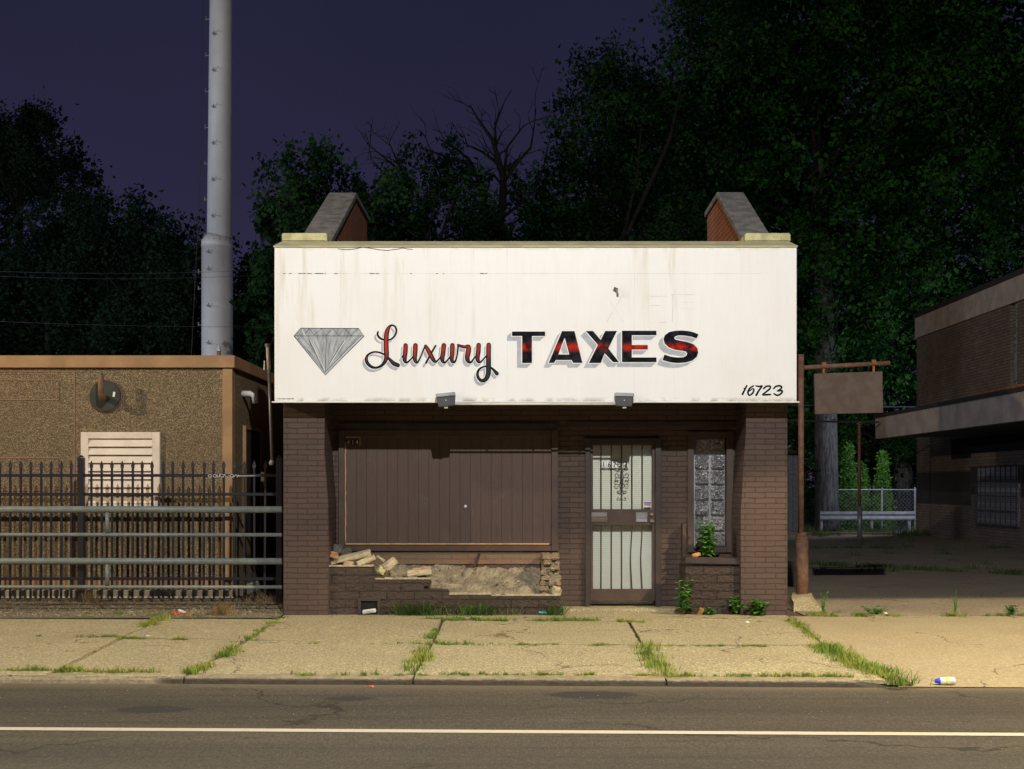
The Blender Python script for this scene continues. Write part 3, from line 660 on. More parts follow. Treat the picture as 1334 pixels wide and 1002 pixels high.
# door
yd = YB - .03
df = MB(); df.box(dx0, X(769, yd), yd - .03, YB + .2, .045, dz1); df.box(X(853.5, yd), dx1, yd - .03, YB + .2, .045, dz1); df.box(X(769, yd), X(853.5, yd), yd - .03, YB + .2, Z(577, yd), dz1)
df.build('door_frame', 'dark_brown_paint', shop, bevel=.004)
dr = MB(); ya = yd
def fb(a, b, c, d, y=None, th=.05): dr.box(X(a, ya), X(b, ya), ya + .004, ya + .004 + th, Z(d, ya), Z(c, ya))
fb(769.2, 772.5, 577.3, 783); fb(849.5, 853.3, 577.3, 783); fb(772.5, 849.5, 577.3, 580); fb(772.5, 849.5, 663.5, 684.5); fb(772.5, 849.5, 767.5, 783)
door = dr.build('security_door', 'brown_paint', shop, bevel=.003)
for k in range(5):
    xb = 783 + k * 13.4
    for (t, b) in ((580, 663.5), (684.5, 767.5)):
        wob = [0] * 7 if (k < 3 or t < 600) else [0, .3, .9, 1.2, 1.0, .5, 0]
        if t > 600 and k in (3, 4): wob = [q * -1.6 for q in wob]
        MB().tube([P(xb + wob[i], t + (b - t) * i / 6, ya + .012) for i in range(7)], .0095, 6).build('door_bar', 'dark_metal', door)
def scroll(m, pts, r=.0055): m.tube([P(760 + x / 8.35, 570 + y / 8.35, ya + .002) for x, y in pts], r, 6)
def spiral(cx, cy, r0, a0, turns, sgn, n=14): return [(cx + r0 * (1 - .55 * i / n) * math.cos(a0 + sgn * turns * 6.283 * i / n), cy + r0 * (1 - .55 * i / n) * math.sin(a0 + sgn * turns * 6.283 * i / n)) for i in range(n + 1)]
m = MB(); scroll(m, [(417, 270), (417, 610)], .007)
for s_ in (-1, 1):
    c0 = 417
    scroll(m, [(c0, 330), (c0 + s_ * 14, 400), (c0 + s_ * 14, 470), (c0, 560)], .005)
    scroll(m, spiral(c0 + s_ * 52, 412, 26, math.pi / 2 if True else 0, .8, -s_)); scroll(m, spiral(c0 + s_ * 52, 466, 26, -math.pi / 2, .8, s_))
    scroll(m, [(c0 + s_ * 50, 438), (c0 + s_ * 14, 440)]); scroll(m, [(c0, 350), (c0 + s_ * 34, 345), (c0 + s_ * 18, 375)]); scroll(m, [(c0, 560), (c0 + s_ * 34, 528), (c0 + s_ * 12, 500)])
    scroll(m, [(c0, 580), (c0 + s_ * 20, 610)] + spiral(c0 + s_ * 34, 595, 18, math.pi / 2, .6, -s_)); scroll(m, spiral(c0 + s_ * 42, 280, 24, math.pi, .7, s_))
m.build('scroll_ornament', 'dark_metal', door)
for (a, b) in ((770.5, 791), (828.5, 843.5)):
    q = MB(); q.box(X(a, ya), X(b, ya), ya - .006, ya + .003, Z(680.5, ya), Z(667.5, ya)); q.build('mail_slot', 'grey_metal', door, bevel=.003)
    q = MB(); q.box(X(a + 1, ya), X(b - 1, ya), ya - .014, ya - .0065, Z(674.4, ya), Z(673, ya)); q.box(X(a + .6, ya), X(b - .6, ya), ya - .010, ya - .0065, Z(680, ya), Z(675.5, ya)); q.build('slot_flap', 'panel_brown' if a < 800 else 'galvanised', door, bevel=.002)
for py in (670, 678.5):
    q = MB(); c0 = P(849, py, ya); q.tube([c0, (c0[0], c0[1] - .03, c0[2])], .018 if py < 675 else .022, 12)
    if py > 675: q.rbox((c0[0] + .01, c0[1] - .035, c0[2]), (.05, .012, .014), (0, .6, 0))
    q.build('lock' if py < 675 else 'handle', 'brass', door, smooth=False)
yg = YB + .07
MB().box(X(769, ya), X(853.5, ya), yg, yg + .004, .1, Z(577, ya)).build('door_glass', 'window_pane', shop)
MB().box(X(768, ya), X(854, ya), yg + .05, yg + .056, .06, Z(576, ya)).build('door_blind', 'blind', shop)
for i, ch in enumerate('16723'):
    cxp = 786.3 + i * 7.4 - (.6 if i > 1 else 0); yy = yg - .006
    MB().box(X(cxp - 3.2, yy), X(cxp + 3.2, yy), yy, yy + .003, Z(609.6, yy), Z(600.6, yy)).build('number_plate', 'number_white' if i < 3 else 'blind', door)
    textobj('number', ch, (X(cxp, yy), yy - .003, Z(608.8, yy)), .10, 'number_black', door, .001, .75, bold=.002)
yy = yg - .006; q = MB(); q.box(X(839, yy), X(848, yy), yy, yy + .003, Z(661, yy), Z(654.5, yy)); sk = q.build('sticker', 'litter_white', door)
q = MB(); q.box(X(839, yy), X(848, yy), yy - .002, yy - .001, Z(656, yy), Z(654.5, yy)); q.build('sticker_stripe', 'blue_plastic', door)
q = MB(); q.box(X(839.6, yy), X(847.4, yy), yy - .002, yy - .001, Z(658.6, yy), Z(657, yy)); q.build('sticker_stripe', 'red_plastic', door)
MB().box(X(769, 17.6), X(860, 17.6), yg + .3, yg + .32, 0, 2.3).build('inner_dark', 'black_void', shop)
# glass block window
gf = MB(); yy = YB - .03
for a, b, c, d in ((896, 904, 562, 720), (946.5, 955.5, 562, 720), (904, 946.5, 562, 570.5), (904, 946.5, 712.5, 720)):
    gf.box(X(a, yy), X(b, yy), yy, yy + .14, Z(d, yy), Z(c, yy))
gw = gf.build('glass_block_window', 'brown_paint', shop, bevel=.004)
MB().box(X(904, YB), X(946.5, YB), YB + .1, YB + .12, Z(713, YB), Z(570, YB)).build('mortar_grid', 'galvanised', gw)
for i in range(2):
    for j in range(7):
        a = 905 + i * 20.6; c = 571.2 + j * 20.2; y0 = YB + .03
        q = MB().box(X(a + 1.1, y0), X(a + 18.9, y0), y0 + .02, y0 + .075, Z(c + 18.9, y0), Z(c + 1.0, y0)); q.build('glass_block', 'glass_block', gw, bevel=.012)
# broken planter wall under the window
yp = 16.04
prof = [(427, 737.5), (486, 738.5), (489, 749), (500, 753), (553, 755), (561, 756), (561, 763), (552, 764), (552, 767), (582, 768), (587, 774), (700, 776), (729, 777)]
poly = [(X(a, yp), Z(b, yp)) for a, b in prof]; poly = [(X(427, yp), -.02)] + poly + [(X(729, yp), -.02)]
planter = MB().prism(list(reversed(poly)), 'y', yp, yp + .14).build('planter_wall', 'rock_brick', shop, label='broken low wall of rough brown brick')
segs = [(427, 486, 736.6, 738.4), (489, 561, 753.2, 755), (585, 640, 773.4, 775), (640, 728, 775, 776.6)]
for a, b, c, d in segs:
    n_ = int((b - a) / 6); m = MB()
    for k in range(n_):
        xa = a + (b - a) * k / n_; xb2 = a + (b - a) * (k + 1) / n_; m.box(X(xa, yp), X(xb2, yp) - .004, yp - .004, yp + .12, Z(d, yp) + .002, Z(c + random.uniform(-.8, .5), yp))
    m.build('mortar_bed', 'pale_stone', planter, bevel=.002, jitter=.002)
# rubble fill: bumpy surface behind the low wall
mb = MB(); nx, ny = 220, 40; vs = []
random.seed(3)
for j in range(ny + 1):
    for i in range(nx + 1):
        t = j / ny; px = 429 + 276 * i / nx; y = yp + .12 + (YB - .015 - yp - .12) * t
        zf = Z(np.interp(px, [427, 490, 500, 560, 590, 705], [741, 752, 757, 766, 776, 777]), yp + .1); zb = Z(np.interp(px, [427, 500, 560, 620, 705], [735, 735, 737, 738, 740]), YB)
        xx = X(px, 16.4); zz = zf + (zb - zf) * (t ** .8) + .035 * mnoise.noise(Vector((xx * 3, y * 3, 0))) + .028 * mnoise.noise(Vector((xx * 9, y * 9, 3))) + .02 * mnoise.noise(Vector((xx * 25, y * 25, 7)))
        vs.append((X(px, 16.4), y, zz))
mb.add(vs, [(j * (nx + 1) + i, j * (nx + 1) + i + 1, (j + 1) * (nx + 1) + i + 1, (j + 1) * (nx + 1) + i) for j in range(ny) for i in range(nx)])
mb.build('rubble_fill', 'mortar_rubble', shop, fixn=False)
MB().box(X(705.5, 16.4), X(727.5, 16.4), 16.16, YB - .02, 0, Z(724, 16.4)).build('broken_core', 'mortar_rubble', shop)
m = MB(); random.seed(11)
for r_ in range(8):
    for k in range(2 if r_ % 2 else 3):
        a = 705 + k * (12 if r_ % 2 else 8); ww = 11.5 if r_ % 2 else 7.5
        m.rbox((X(a + ww / 2, 16.5), 16.38 + random.uniform(-.04, .03), Z(776 - r_ * 6.8 - 3, 16.2)), (ww * .0100 * random.uniform(.86, 1.06), .5, .064), (0, random.uniform(-.07, .07), random.uniform(-.12, .12)))
m.build('broken_end_pier', ['weathered_brick'], shop, bevel=.012, jitter=.004)
# cast frame in the wall foot
hx = MB(); yy = yp - .03
hx.box(X(466, yy), X(470, yy), yy, yy + .05, .0, Z(780, yy)); hx.box(X(491.5, yy), X(496, yy), yy, yy + .05, .0, Z(780, yy)); hx.box(X(470, yy), X(491.5, yy), yy + .002, yy + .05, Z(783.5, yy), Z(780, yy))
hf = hx.build('vent_frame', 'dark_metal', shop, bevel=.005); MB().box(X(470, yp), X(491.5, yp), yp - .004, yp - .002, .001, Z(783.5, yp)).build('vent_opening', 'black_void', hf)
# right planter
m = MB(); m.box(X(893, 16.1), X(966, 16.1), 16.1, 16.24, -.02, Z(737, 16.1)); m.box(X(893, 16.1), X(893, 16.1) + .13, 16.241, YB - .002, -.02, Z(737, 16.1))
pr = m.build('planter_wall', 'rock_brick', shop, bevel=.008, label='intact rough brick planter below the glass block window')
m = MB(); m.rbox((X(929.5, 16.1), 16.17, Z(731, 16.1)), (.715, .2, .085), (0, .02, 0)); m.build('planter_cap', 'dark_brown_paint', pr, bevel=.012)
MB().box(X(906, 16.2), X(962, 16.3), 16.25, YB - .03, .3, Z(734, 16.2)).build('planter_soil', 'dirt', pr, jitter=.012)
MB().box(X(892, 16.3), X(896.5, 16.3), 16.5, YB - .031, Z(737, 16.3), Z(682, 16.5)).build('corner_board', 'brown_paint', shop, bevel=.004)
MB().box(X(957.5, 16.6), X(961, 16.6), 16.55, YB - .002, Z(729, 16.6), Z(697, 16.6)).build('corner_board', 'panel_brown', shop, bevel=.003)
# ================================================================== the big sign
YS = 15.7; x0s, x1s, z0s, z1s = X(357.5, YS), X(1038, YS), Z(523, YS), Z(320, YS)
sign = thing('shop_sign', 'large white fascia sign reading Luxury TAXES with a grey diamond', 'sign', (.29, 15.85, z0s))
# the board's coordinates are absolute heights for its streaks, so it sits at the origin of the sign
bd = MB(); npan = [x0s, X(661, YS), x1s]
bd.box(x0s, x1s, YS, 15.98, z0s, z1s); face = bd.build('sign_board', 'sign_face', sign, bevel=.006)
m = MB(); m.add([(x0s - .01, YS - .012, z1s - .002), (x1s + .01, YS - .012, z1s - .002), (xr + .0, 15.94, zp + .004), (xl - .0, 15.94, zp + .004), (x0s - .01, YS - .012, z1s - .022), (x1s + .01, YS - .012, z1s - .022)], [(0, 1, 2, 3), (4, 5, 1, 0)])
m.build('top_flashing', 'flashing', sign)
m = MB(); m.box(x0s - .03, x1s + .03, YS - .02, YS + .03, z0s - .016, z0s - .001); m.build('bottom_trim', 'halo_white', sign, bevel=.003)
# seams
for a, b in ((444, 445), (660.6, 661.2), (826, 826.5)):
    m = MB(); m.box(X(a, YS), X(a, YS) + .003, YS - .0012, YS - .0002, z0s + .02, z1s - .03); m.build('panel_seam', 'ghost_line', sign)
m = MB(); m.box(X(360, YS), X(1000, YS), YS - .0012, YS - .0002, Z(356.6, YS), Z(356.2, YS)); m.build('panel_seam', 'ghost_line', sign)
for k in range(22):
    m = MB(); a = random.choice((random.uniform(360, 450), random.uniform(450, 640))); m.box(X(a, YS), X(a + random.uniform(1, 7), YS), YS - .0022, YS - .0013, Z(356.9, YS), Z(356.0, YS)); m.build('grime_streak', 'panel_brown', sign)
m = MB(); m.tube([P(440 + k * 6.5, 324 + 1.6 * math.sin(k * .9) + (2 if 9 < k < 13 else 0) + random.uniform(-.4, .4), YS - .003) for k in range(16)], .0035, 5); m.build('buckled_edge', 'panel_brown', sign)
# painted lettering: flat strokes a hair in front of the board
def spline(pts, sub=6):
    p = [np.array(q, float) for q in pts]; p = [2 * p[0] - p[1]] + p + [2 * p[-1] - p[-2]]; out = []
    for i in range(1, len(p) - 2):
        for k in range(sub):
            t = k / sub; a, b, c, d = p[i - 1:i + 3]
            out.append(.5 * ((2 * b) + (-a + c) * t + (2 * a - 5 * b + 4 * c - d) * t * t + (-a + 3 * b - 3 * c + d) * t ** 3))
    out.append(p[-2]); return out
class Paint:
    def __init__(s, ox, oy, k): s.ox, s.oy, s.k = ox, oy, k
    def pt(s, x, y, d): return (X(s.ox + x / s.k, YS), YS - d, Z(s.oy + y / s.k, YS))
    def stroke(s, m, pts, depth, grow=0, dx=0, dy=0, smooth=True, minw=3, caps=True):
        q = spline(pts) if smooth else [np.array(p, float) for p in pts]
        n = len(q); L = []; R = []
        for i in range(n):
            d = q[min(i + 1, n - 1)][:2] - q[max(i - 1, 0)][:2]; d = d / (np.linalg.norm(d) + 1e-9); nn = np.array([-d[1], d[0]]); wd = max(minw, q[i][2] + grow) / 2
            if caps and i in (0, n - 1): pass
            dd = depth + .0006 * i / n
            L.append(s.pt(q[i][0] + nn[0] * wd + dx, q[i][1] + nn[1] * wd + dy, dd)); R.append(s.pt(q[i][0] - nn[0] * wd + dx, q[i][1] - nn[1] * wd + dy, dd))
        m.add(L + R, [(i, i + 1, n + i + 1, n + i) for i in range(n - 1)])
        if caps:
            for i, dd in ((0, depth - .0001), (n - 1, depth + .0008)):
                wd = max(minw, q[i][2] + grow) / 2; m.add([s.pt(q[i][0] + wd * math.cos(a * .628) + dx, q[i][1] + wd * math.sin(a * .628) + dy, dd) for a in range(10)], [tuple(range(10))])
    def poly(s, m, poly, depth, holes=(), dx=0, dy=0):
        rings = [poly, *holes]; allp = [p for r in rings for p in r]
        tri = tessellate_polygon([[Vector((a, b, 0)) for a, b in r] for r in rings]); m.add([s.pt(a + dx, b + dy, depth) for a, b in allp], [tuple(t) for t in tri])
    def block(s, polys, mk, dx, dy):
        shade, halo, ink_ = mk
        for r in polys:
            n = len(r)
            for i in range(n):
                a, b = r[i], r[(i + 1) % n]; d = .0010 + .00008 * (i % 22)
                shade.add([s.pt(a[0], a[1], d), s.pt(b[0], b[1], d), s.pt(b[0] + dx, b[1] + dy, d), s.pt(a[0] + dx, a[1] + dy, d)], [(0, 1, 2, 3)])
            for i in range(n):
                a, b = r[i], r[(i + 1) % n]; s.stroke(halo, [(a[0], a[1], 22), (b[0], b[1], 22)], .0034 + .00003 * i, smooth=False)
LUX = Paint(470, 415, 7.02)
strokes = [
 [(158,122,10),(154,148,14),(172,176,15),(205,193,12),(248,198,10),(288,183,11),(316,148,13),(326,110,13),(315,76,12),(288,62,12),(262,76,22),(243,112,36),(234,160,40),(232,220,42),(233,290,42),(236,340,38),(222,392,30),(188,432,20),(140,450,15),(95,441,22),(60,406,27),(51,368,24),(70,330,15),(120,307,11),(175,312,11),(222,335,14),(262,372,22),(300,410,34),(340,428,34)],
 [(376,354,9),(392,335,11),(402,300,10)],
 [(410,246,36),(408,300,38),(402,355,36),(404,388,30),(424,402,14),(468,362,9),(488,325,8)],
 [(500,246,38),(498,300,38),(494,355,36),(500,390,28),(520,401,13),(552,340,9),(588,252,11)],
 [(592,250,20),(615,288,34),(645,345,36),(674,390,28),(696,390,12),(738,345,9)], [(684,250,12),(642,322,13),(596,408,14)],
 [(760,246,38),(752,320,38),(745,365,36),(752,395,26),(776,400,12),(822,345,9)], [(838,246,38),(836,320,38),(832,362,34),(838,394,26),(862,394,14),(880,340,10),(890,258,11)],
 [(890,244,18),(912,252,22),(950,260,24),(985,258,34),(984,300,44),(974,355,40),(982,388,32),(1008,400,14),(1046,350,9)],
 [(1078,244,38),(1075,300,38),(1067,355,36),(1074,390,28),(1096,398,13),(1146,345,9)],
 [(1170,242,38),(1168,330,40),(1168,450,42),(1165,510,40),(1142,556,34),(1110,570,26),(1080,550,22),(1067,510,20),(1080,470,15),(1112,446,11),(1152,438,11),(1188,449,12),(1218,474,20),(1244,504,32)]]
sh, ha, ik, rd = MB(), MB(), MB(), MB()
for i, s_ in enumerate(strokes):
    LUX.stroke(sh, s_, .0010 + .00015 * i, 4, -22, 30); LUX.stroke(ha, s_, .0030 + .00015 * i, 16); LUX.stroke(ik, s_, .0052 + .00018 * i, 5)
    LUX.stroke(rd, [(a, b, c) for a, b, c in s_], .0082 + .00018 * i, -15, minw=.6)
word = ik.build('script_lettering', 'ink', sign, fixn=False, label='script word Luxury in charcoal and red'); sh.build('letter_shadow', 'letter_shade', word, fixn=False)
ha.build('letter_halo', 'halo_white', word, fixn=False); rd.build('letter_fill', 'script_red', word, fixn=False)
BL = Paint(655, 420, 9.53); o2 = 1239
T = [(115,115),(525,115),(525,170),(362,170),(362,505),(240,505),(240,170),(115,170)]
Aa = [(735,110),(890,110),(988,503),(872,503),(855,468),(655,468),(640,503),(570,503)]; Ah = [(768,190),(690,400),(825,400)]
Xx = [(1030,108),(1118,108),(1215,218),(1272,108),(1417,108),(1309,325),(1444,495),(1369,495),(1265,385),(1215,505),(1068,505),(1180,280)]
Ee = [(240,105),(668,105),(668,160),(362,160),(362,282),(560,282),(560,338),(362,338),(362,437),(668,437),(668,495),(240,495)]
Ss = [(1190,150),(1165,200),(1100,178),(1020,165),(940,162),(900,175),(888,195),(905,215),(960,228),(1050,243),(1130,273),(1175,320),(1187,375),(1168,430),(1112,475),(1030,500),(930,506),(840,497),(742,470),(768,403),(850,427),(930,438),(1000,435),(1040,415),(1050,385),(1030,362),(980,352),(900,342),(820,312),(770,265),(755,210),(772,160),(825,122),(900,106),(980,102),(1070,110),(1140,128)]
Ee = [(a + o2, b) for a, b in Ee]; Ss = [(a + o2, b) for a, b in Ss]
sh, ha, ik = MB(), MB(), MB()
for k, (r, holes) in enumerate(((T, ()), (Aa, (Ah,)), (Xx, ()), (Ee, ()), (Ss, ()))):
    BL.block([r, *holes], (sh, ha, ik), -64, 60); BL.poly(ik, r, .0066, holes)
    BL.poly(sh, r, .0006 + .00005 * k, (), -64, 60) if not holes else None
wt = ik.build('block_lettering', 'block_red', sign, fixn=False, label='block word TAXES in black with red centres'); sh.build('letter_shadow', 'letter_shade', wt, fixn=False); ha.build('letter_halo', 'halo_white', wt, fixn=False)
DM = Paint(375, 415, 11.79); m = MB(); DM.poly(m, [(95,270),(200,148),(1085,152),(1170,270),(575,870)], .0012); dia = m.build('diamond_emblem', 'diamond_grey', sign, fixn=False)
m = MB(); k = 0
def dl(pts, wd, mm=None):
    global k
    k += 1; DM.stroke(mm or m, [(a, b, wd) for a, b in pts], .0022 + .00012 * k, smooth=False)
dl([(95,270),(200,148),(1085,152),(1170,270),(575,870),(95,270)], 9); dl([(110,268),(1160,268)], 8)
dl([(200,155),(255,250),(330,155)], 7); dl([(330,155),(400,255),(520,155),(590,262),(690,155),(780,262),(870,155),(970,262),(1080,155)], 7)
dl([(325,330),(560,830)], 6); dl([(590,285),(575,840)], 6); dl([(400,350),(540,660)], 5); dl([(860,340),(640,690)], 7); dl([(1050,320),(600,800)], 5); dl([(150,300),(540,790)], 6)
m.build('emblem_lines', 'ink', dia, fixn=False)
m = MB(); k = 0
dl([(345,330),(575,800)], 6, m); dl([(125,272),(575,845),(1140,275)], 6, m); dl([(880,340),(650,700)], 8, m); dl([(215,170),(262,258)], 7, m); dl([(385,345),(530,650)], 6, m)
m.build('emblem_highlights', 'halo_white', dia, fixn=False)
NU = Paint(950, 485, 14.04); m = MB()
for i, s_ in enumerate([[(320,248,24),(240,405,28)],[(268,300,14),(290,296,20)],[(446,246,16),(382,290,26),(346,350,28),(346,402,26),(376,422,22),(430,380,26),(450,318,22),(424,304,14),(372,345,10)],
    [(490,250,20),(550,262,24),(600,252,22),(545,330,26),(492,420,30)],[(630,300,22),(680,258,24),(745,256,26),(742,300,26),(680,355,24),(608,412,20),(680,412,28),(752,408,22)],
    [(812,300,20),(850,262,24),(910,248,26),(955,268,26),(940,305,24),(880,345,18)],[(880,345,18),(946,336,24),(970,355,26),(930,405,26),(870,420,26),(816,393,20)]]):
    NU.stroke(m, s_, .0012 + .0004 * i, 7)
m.build('street_number', 'ink', sign, fixn=False, label='hand painted number 16723')
m = MB()
for i in range(22):
    a = 361 + i * 1.02
    if i in (1, 5, 11, 17): continue
    m.box(X(a, YS), X(a + .75, YS), YS - .0015, YS - .0005, Z(520.2, YS), Z(519.2 - (i % 3) * .15, YS))
m.build('painter_signature', 'ink', sign)
# faint ghost of older lettering
m = MB()
GH = [[(790, 384), (812, 420)], [(812, 384), (790, 420)], [(846, 386), (870, 386)], [(846, 420), (870, 420)], [(846, 398), (862, 398)], [(874, 384), (912, 384)], [(876, 384), (876, 420)], [(888, 394), (905, 394), (905, 402), (888, 402)]]
gp = Paint(0, 0, 1)
for i, g_ in enumerate(GH): m = MB(); gp.stroke(m, [(a, b, .5) for a, b in g_], .0004 + .00005 * i, smooth=False, minw=.5, caps=False); m.build('ghost_lettering', 'ghost_line', sign, fixn=False)
# rusty stub of an old fixing
st_ = thing('rusty_fixture', 'small broken rusty fixing left on the white sign board above TAXES', 'bracket', P(803, 380, YS - .01))
q = MB(); q.tube([P(801, 375, YS - .001), P(803, 378, YS - .03), P(805, 384, YS - .03), P(804, 386, YS - .001)], .012, 6); q.build('stub', 'grey_metal', st_)
q = MB(); q.rbox(P(802, 377, YS - .02), (.05, .02, .04), (0, .4, .2)); q.build('broken_plate', 'panel_brown', st_, bevel=.004)
# floodlights on the sign
def flood(px0, px1, tilt, label):
    y = 15.58; cx_ = (px0 + px1) / 2; t = thing('floodlight', label, 'floodlight', P(cx_, 531, y), 'floodlights below the white sign')
    wd = (px1 - px0) * y / F
    b = MB(); c = P(cx_, 521.5, y); R = lambda a, bb: (c[0] + a * math.cos(tilt) + bb * math.sin(tilt), c[2] - a * math.sin(tilt) + bb * math.cos(tilt))
    def wedge(m_, a0, a1, b0, b1, y0, y1, inset=0):
        v = [R(a0 + inset, b0), R(a1 - inset, b0), R(a1, b1), R(a0, b1)]; m_.add([(p[0], y0, p[1]) for p in v] + [(p[0], y1, p[1]) for p in v], [(0, 1, 2, 3), (7, 6, 5, 4), (0, 4, 5, 1), (1, 5, 6, 2), (2, 6, 7, 3), (3, 7, 4, 0)])
    wedge(b, -wd / 2, wd / 2, -.072, .045, y, y + .10, .012); b.build('housing', 'dark_housing', t, bevel=.006)
    b = MB(); wedge(b, -wd / 2 - .006, wd / 2 + .006, .046, .088, y - .012, y + .11); b.build('front_rim', 'galvanised', t, bevel=.005)
    b = MB(); b.rbox(P(cx_, 529.5, y + .06), (.045, .07, .05), (0, 0, 0)); b.tube([P(cx_, 529, y + .06), P(cx_ + 1.5, 527, YS + .06), P(cx_ + 1.5, 523.3, YS + .06)], .014, 8); b.build('bracket', 'white_plastic', t, bevel=.003)
    for dx_ in (-.004, .004): pass
    b = MB(); b.tube([(R(0, 0)[0], y - .006, R(0, 0)[1]), (R(0, 0)[0], y + .01, R(0, 0)[1])], .006, 8); b.build('screw', 'number_white', t)
flood(569, 593, -.10, 'tilted grey floodlight under the sign below the word Luxury'); flood(801.5, 825, .03, 'level grey floodlight under the sign below the word TAXES')
cd = thing('conduit', 'thin white conduit pipe along the bottom of the sign between the floodlights', 'pipe', P(700, 526, 15.66))
MB().tube([P(584, 526.4, 15.66), P(806, 526.4, 15.66)], .013, 8).build('pipe', 'white_plastic', cd, smooth=True)
for a in (640, 700, 760): MB().rbox(P(a, 525, 15.665), (.02, .028, .032), (0, 0, 0)).build('clip', 'white_plastic', cd)

# ---- loose bricks on the planter
def chunk(name, px, py, y, size, rot, mat, label, cat='brick', group='loose bricks on the broken planter'):
    o = MB().rbox((0, 0, 0), size, rot).build(name, mat, bevel=.008, jitter=.0055); o.location = P(px, py, y)
    tag(o, label, cat, group); return o
chunk('loose_block', 439, 715, 16.42, (.105, .12, .10), (.1, .15, .3), 'grey_stone', 'grey broken block standing at the window corner above the pale slabs')
chunk('loose_slab', 457, 725.5, 16.28, (.50, .15, .075), (.05, -.22, .05), 'pale_stone', 'longest cream slab lying tilted on top of the pile of loose bricks')
chunk('loose_slab', 477, 730.5, 16.14, (.22, .12, .07), (0, -.42, -.1), 'pale_stone', 'short cream slab leaning on the right of the long tilted slab')
chunk('loose_brick', 448, 719, 16.5, (.18, .09, .05), (.2, -.3, .4), 'grey_stone', 'dark brick half hidden behind the long cream slab')
chunk('loose_brick', 435, 723, 16.16, (.10, .1, .06), (.1, .3, .2), 'red_brick_piece', 'reddish brick end at the far left of the loose pile', )
chunk('loose_brick', 454, 734, 16.14, (.12, .1, .05), (0, .05, .1), 'red_brick_piece', 'flat reddish brick lying under the long cream slab')
chunk('loose_brick', 470, 735, 16.2, (.07, .1, .045), (0, -.1, .1), 'red_brick_piece', 'small reddish brick bit under the short cream slab')
chunk('loose_block', 508, 735, 16.2, (.18, .10, .075), (.3, -.62, .3), 'pale_stone', 'cream block standing on its edge right of the brick pile')
chunk('loose_brick', 497, 743, 16.18, (.09, .08, .08), (.3, .5, .3), 'yellow_stone', 'yellow broken stone at the foot of the upright cream block')
chunk('loose_brick', 496, 728, 16.4, (.12, .05, .035), (.1, .6, .2), 'pale_stone', 'thin pale splinter of stone behind the upright cream block')
chunk('loose_brick', 546, 745.5, 16.26, (.30, .13, .07), (.06, -.1, .06), 'pale_stone', 'cream and red brick lying alone on the rubble of the planter').data.materials[0] = MATS['pale_stone']
chunk('brick_fragment', 547, 741.3, 16.27, (.2, .1, .03), (.06, -.1, .06), 'red_brick_piece', 'red brick flake lying on the lone cream brick')
chunk('concrete_lump', 515, 752, 16.16, (.15, .12, .13), (.3, .2, .3), 'mortar_rubble', 'lump of broken mortar at the step in the planter wall')
chunk('concrete_lump', 725, 770, 16.1, (.10, .1, .09), (.3, .2, .3), 'pale_stone', 'pale broken stone at the right end of the planter wall')
r_ = MB(); r_.tube([P(617, 739, 16.3), P(624, 722.5, YB - .02)], .018, 8); tag(r_.build('rusty_pipe', 'dark_metal'), 'short dark pipe stub leaning on the brick under the boarded window', 'pipe')
random.seed(5)
stones('planter_rubble', 420, rub, .008, .035, 'mortar_rubble', 'crumbled mortar and stone bits in the broken planter', 'rubble')
tag(chunk('litter', 481, 796.5, 15.98, (.16, .02, .05), (.4, -.15, 0), 'litter_white', 'crumpled red and white wrapper at the vent in the planter foot', 'litter', 'litter'), None)
def crumb():
    x = random.gauss(-.9, .9); return (min(.6, max(-2.2, x)), 15.98 - abs(random.gauss(0, .09)), .004)
stones('wall_crumbs', 240, crumb, .004, .022, 'mortar_rubble', 'crumbs of mortar and brick fallen on the pavement below the broken wall', 'rubble')
# ---- leafy weeds
def leafplant(name, base, stems, h, spread, leaf, nleaf, label, group='weeds at the shop front', mat='weed', lean=(0, 0)):
    t = thing(name, label, 'weed', base, group); V = []; Fc = []; m_ = MB()
    for s_ in range(stems):
        a = random.random() * 6.283; rr = spread * random.random(); hh = h * random.uniform(.55, 1); tip = Vector((base[0] + rr * math.cos(a) + lean[0], base[1] + rr * .6 * math.sin(a) - .02, base[2] + hh)); b0 = Vector((base[0] + .2 * rr * math.cos(a), base[1] + .1 * rr * math.sin(a), base[2]))
        mid = (b0 + tip) / 2 + Vector((random.gauss(0, .02), 0, .02)); m_.tube([b0, mid, tip], [.004, .003, .0015], 5)
        for k in range(nleaf):
            f = random.uniform(.12, 1); p = b0.lerp(tip, f) + Vector((random.gauss(0, .012), random.gauss(0, .012), 0)); a2 = random.random() * 6.283; ls = leaf * random.uniform(.5, 1.2)
            d = Vector((math.cos(a2), math.sin(a2), random.uniform(-.35, .4))).normalized(); sd = d.cross(Vector((0, 0, 1))).normalized() * ls * .33; up = Vector((0, 0, ls * .1)); b = len(V)
            V += [p, p + d * ls * .5 + sd + up, p + d * ls, p + d * ls * .5 - sd + up]; Fc.append((b, b + 1, b + 2, b + 3))
    m_.build('stem', mat, t, fixn=False); npmesh('foliage', [tuple(v) for v in V], Fc, mat, t); return t
random.seed(21)
leafplant('weed_plant', P(922, 727, 16.3), 18, .50, .20, .11, 12, 'tall leafy green weed growing out of the right planter in front of the glass blocks')
leafplant('weed_plant', P(890, 798, 16.03), 9, .42, .13, .10, 9, 'leafy green weed at the left corner of the right planter')
leafplant('weed_plant', P(924, 800, 16.03), 9, .10, .14, .06, 6, 'low spreading weed at the foot of the right planter')
leafplant('weed_plant', P(960, 799, 16.03), 8, .24, .08, .07, 8, 'weed standing between the right planter and the brick pier')
leafplant('weed_plant', P(986, 803, 15.93), 18, .22, .17, .09, 7, 'bushy weed at the foot of the right brick pier')
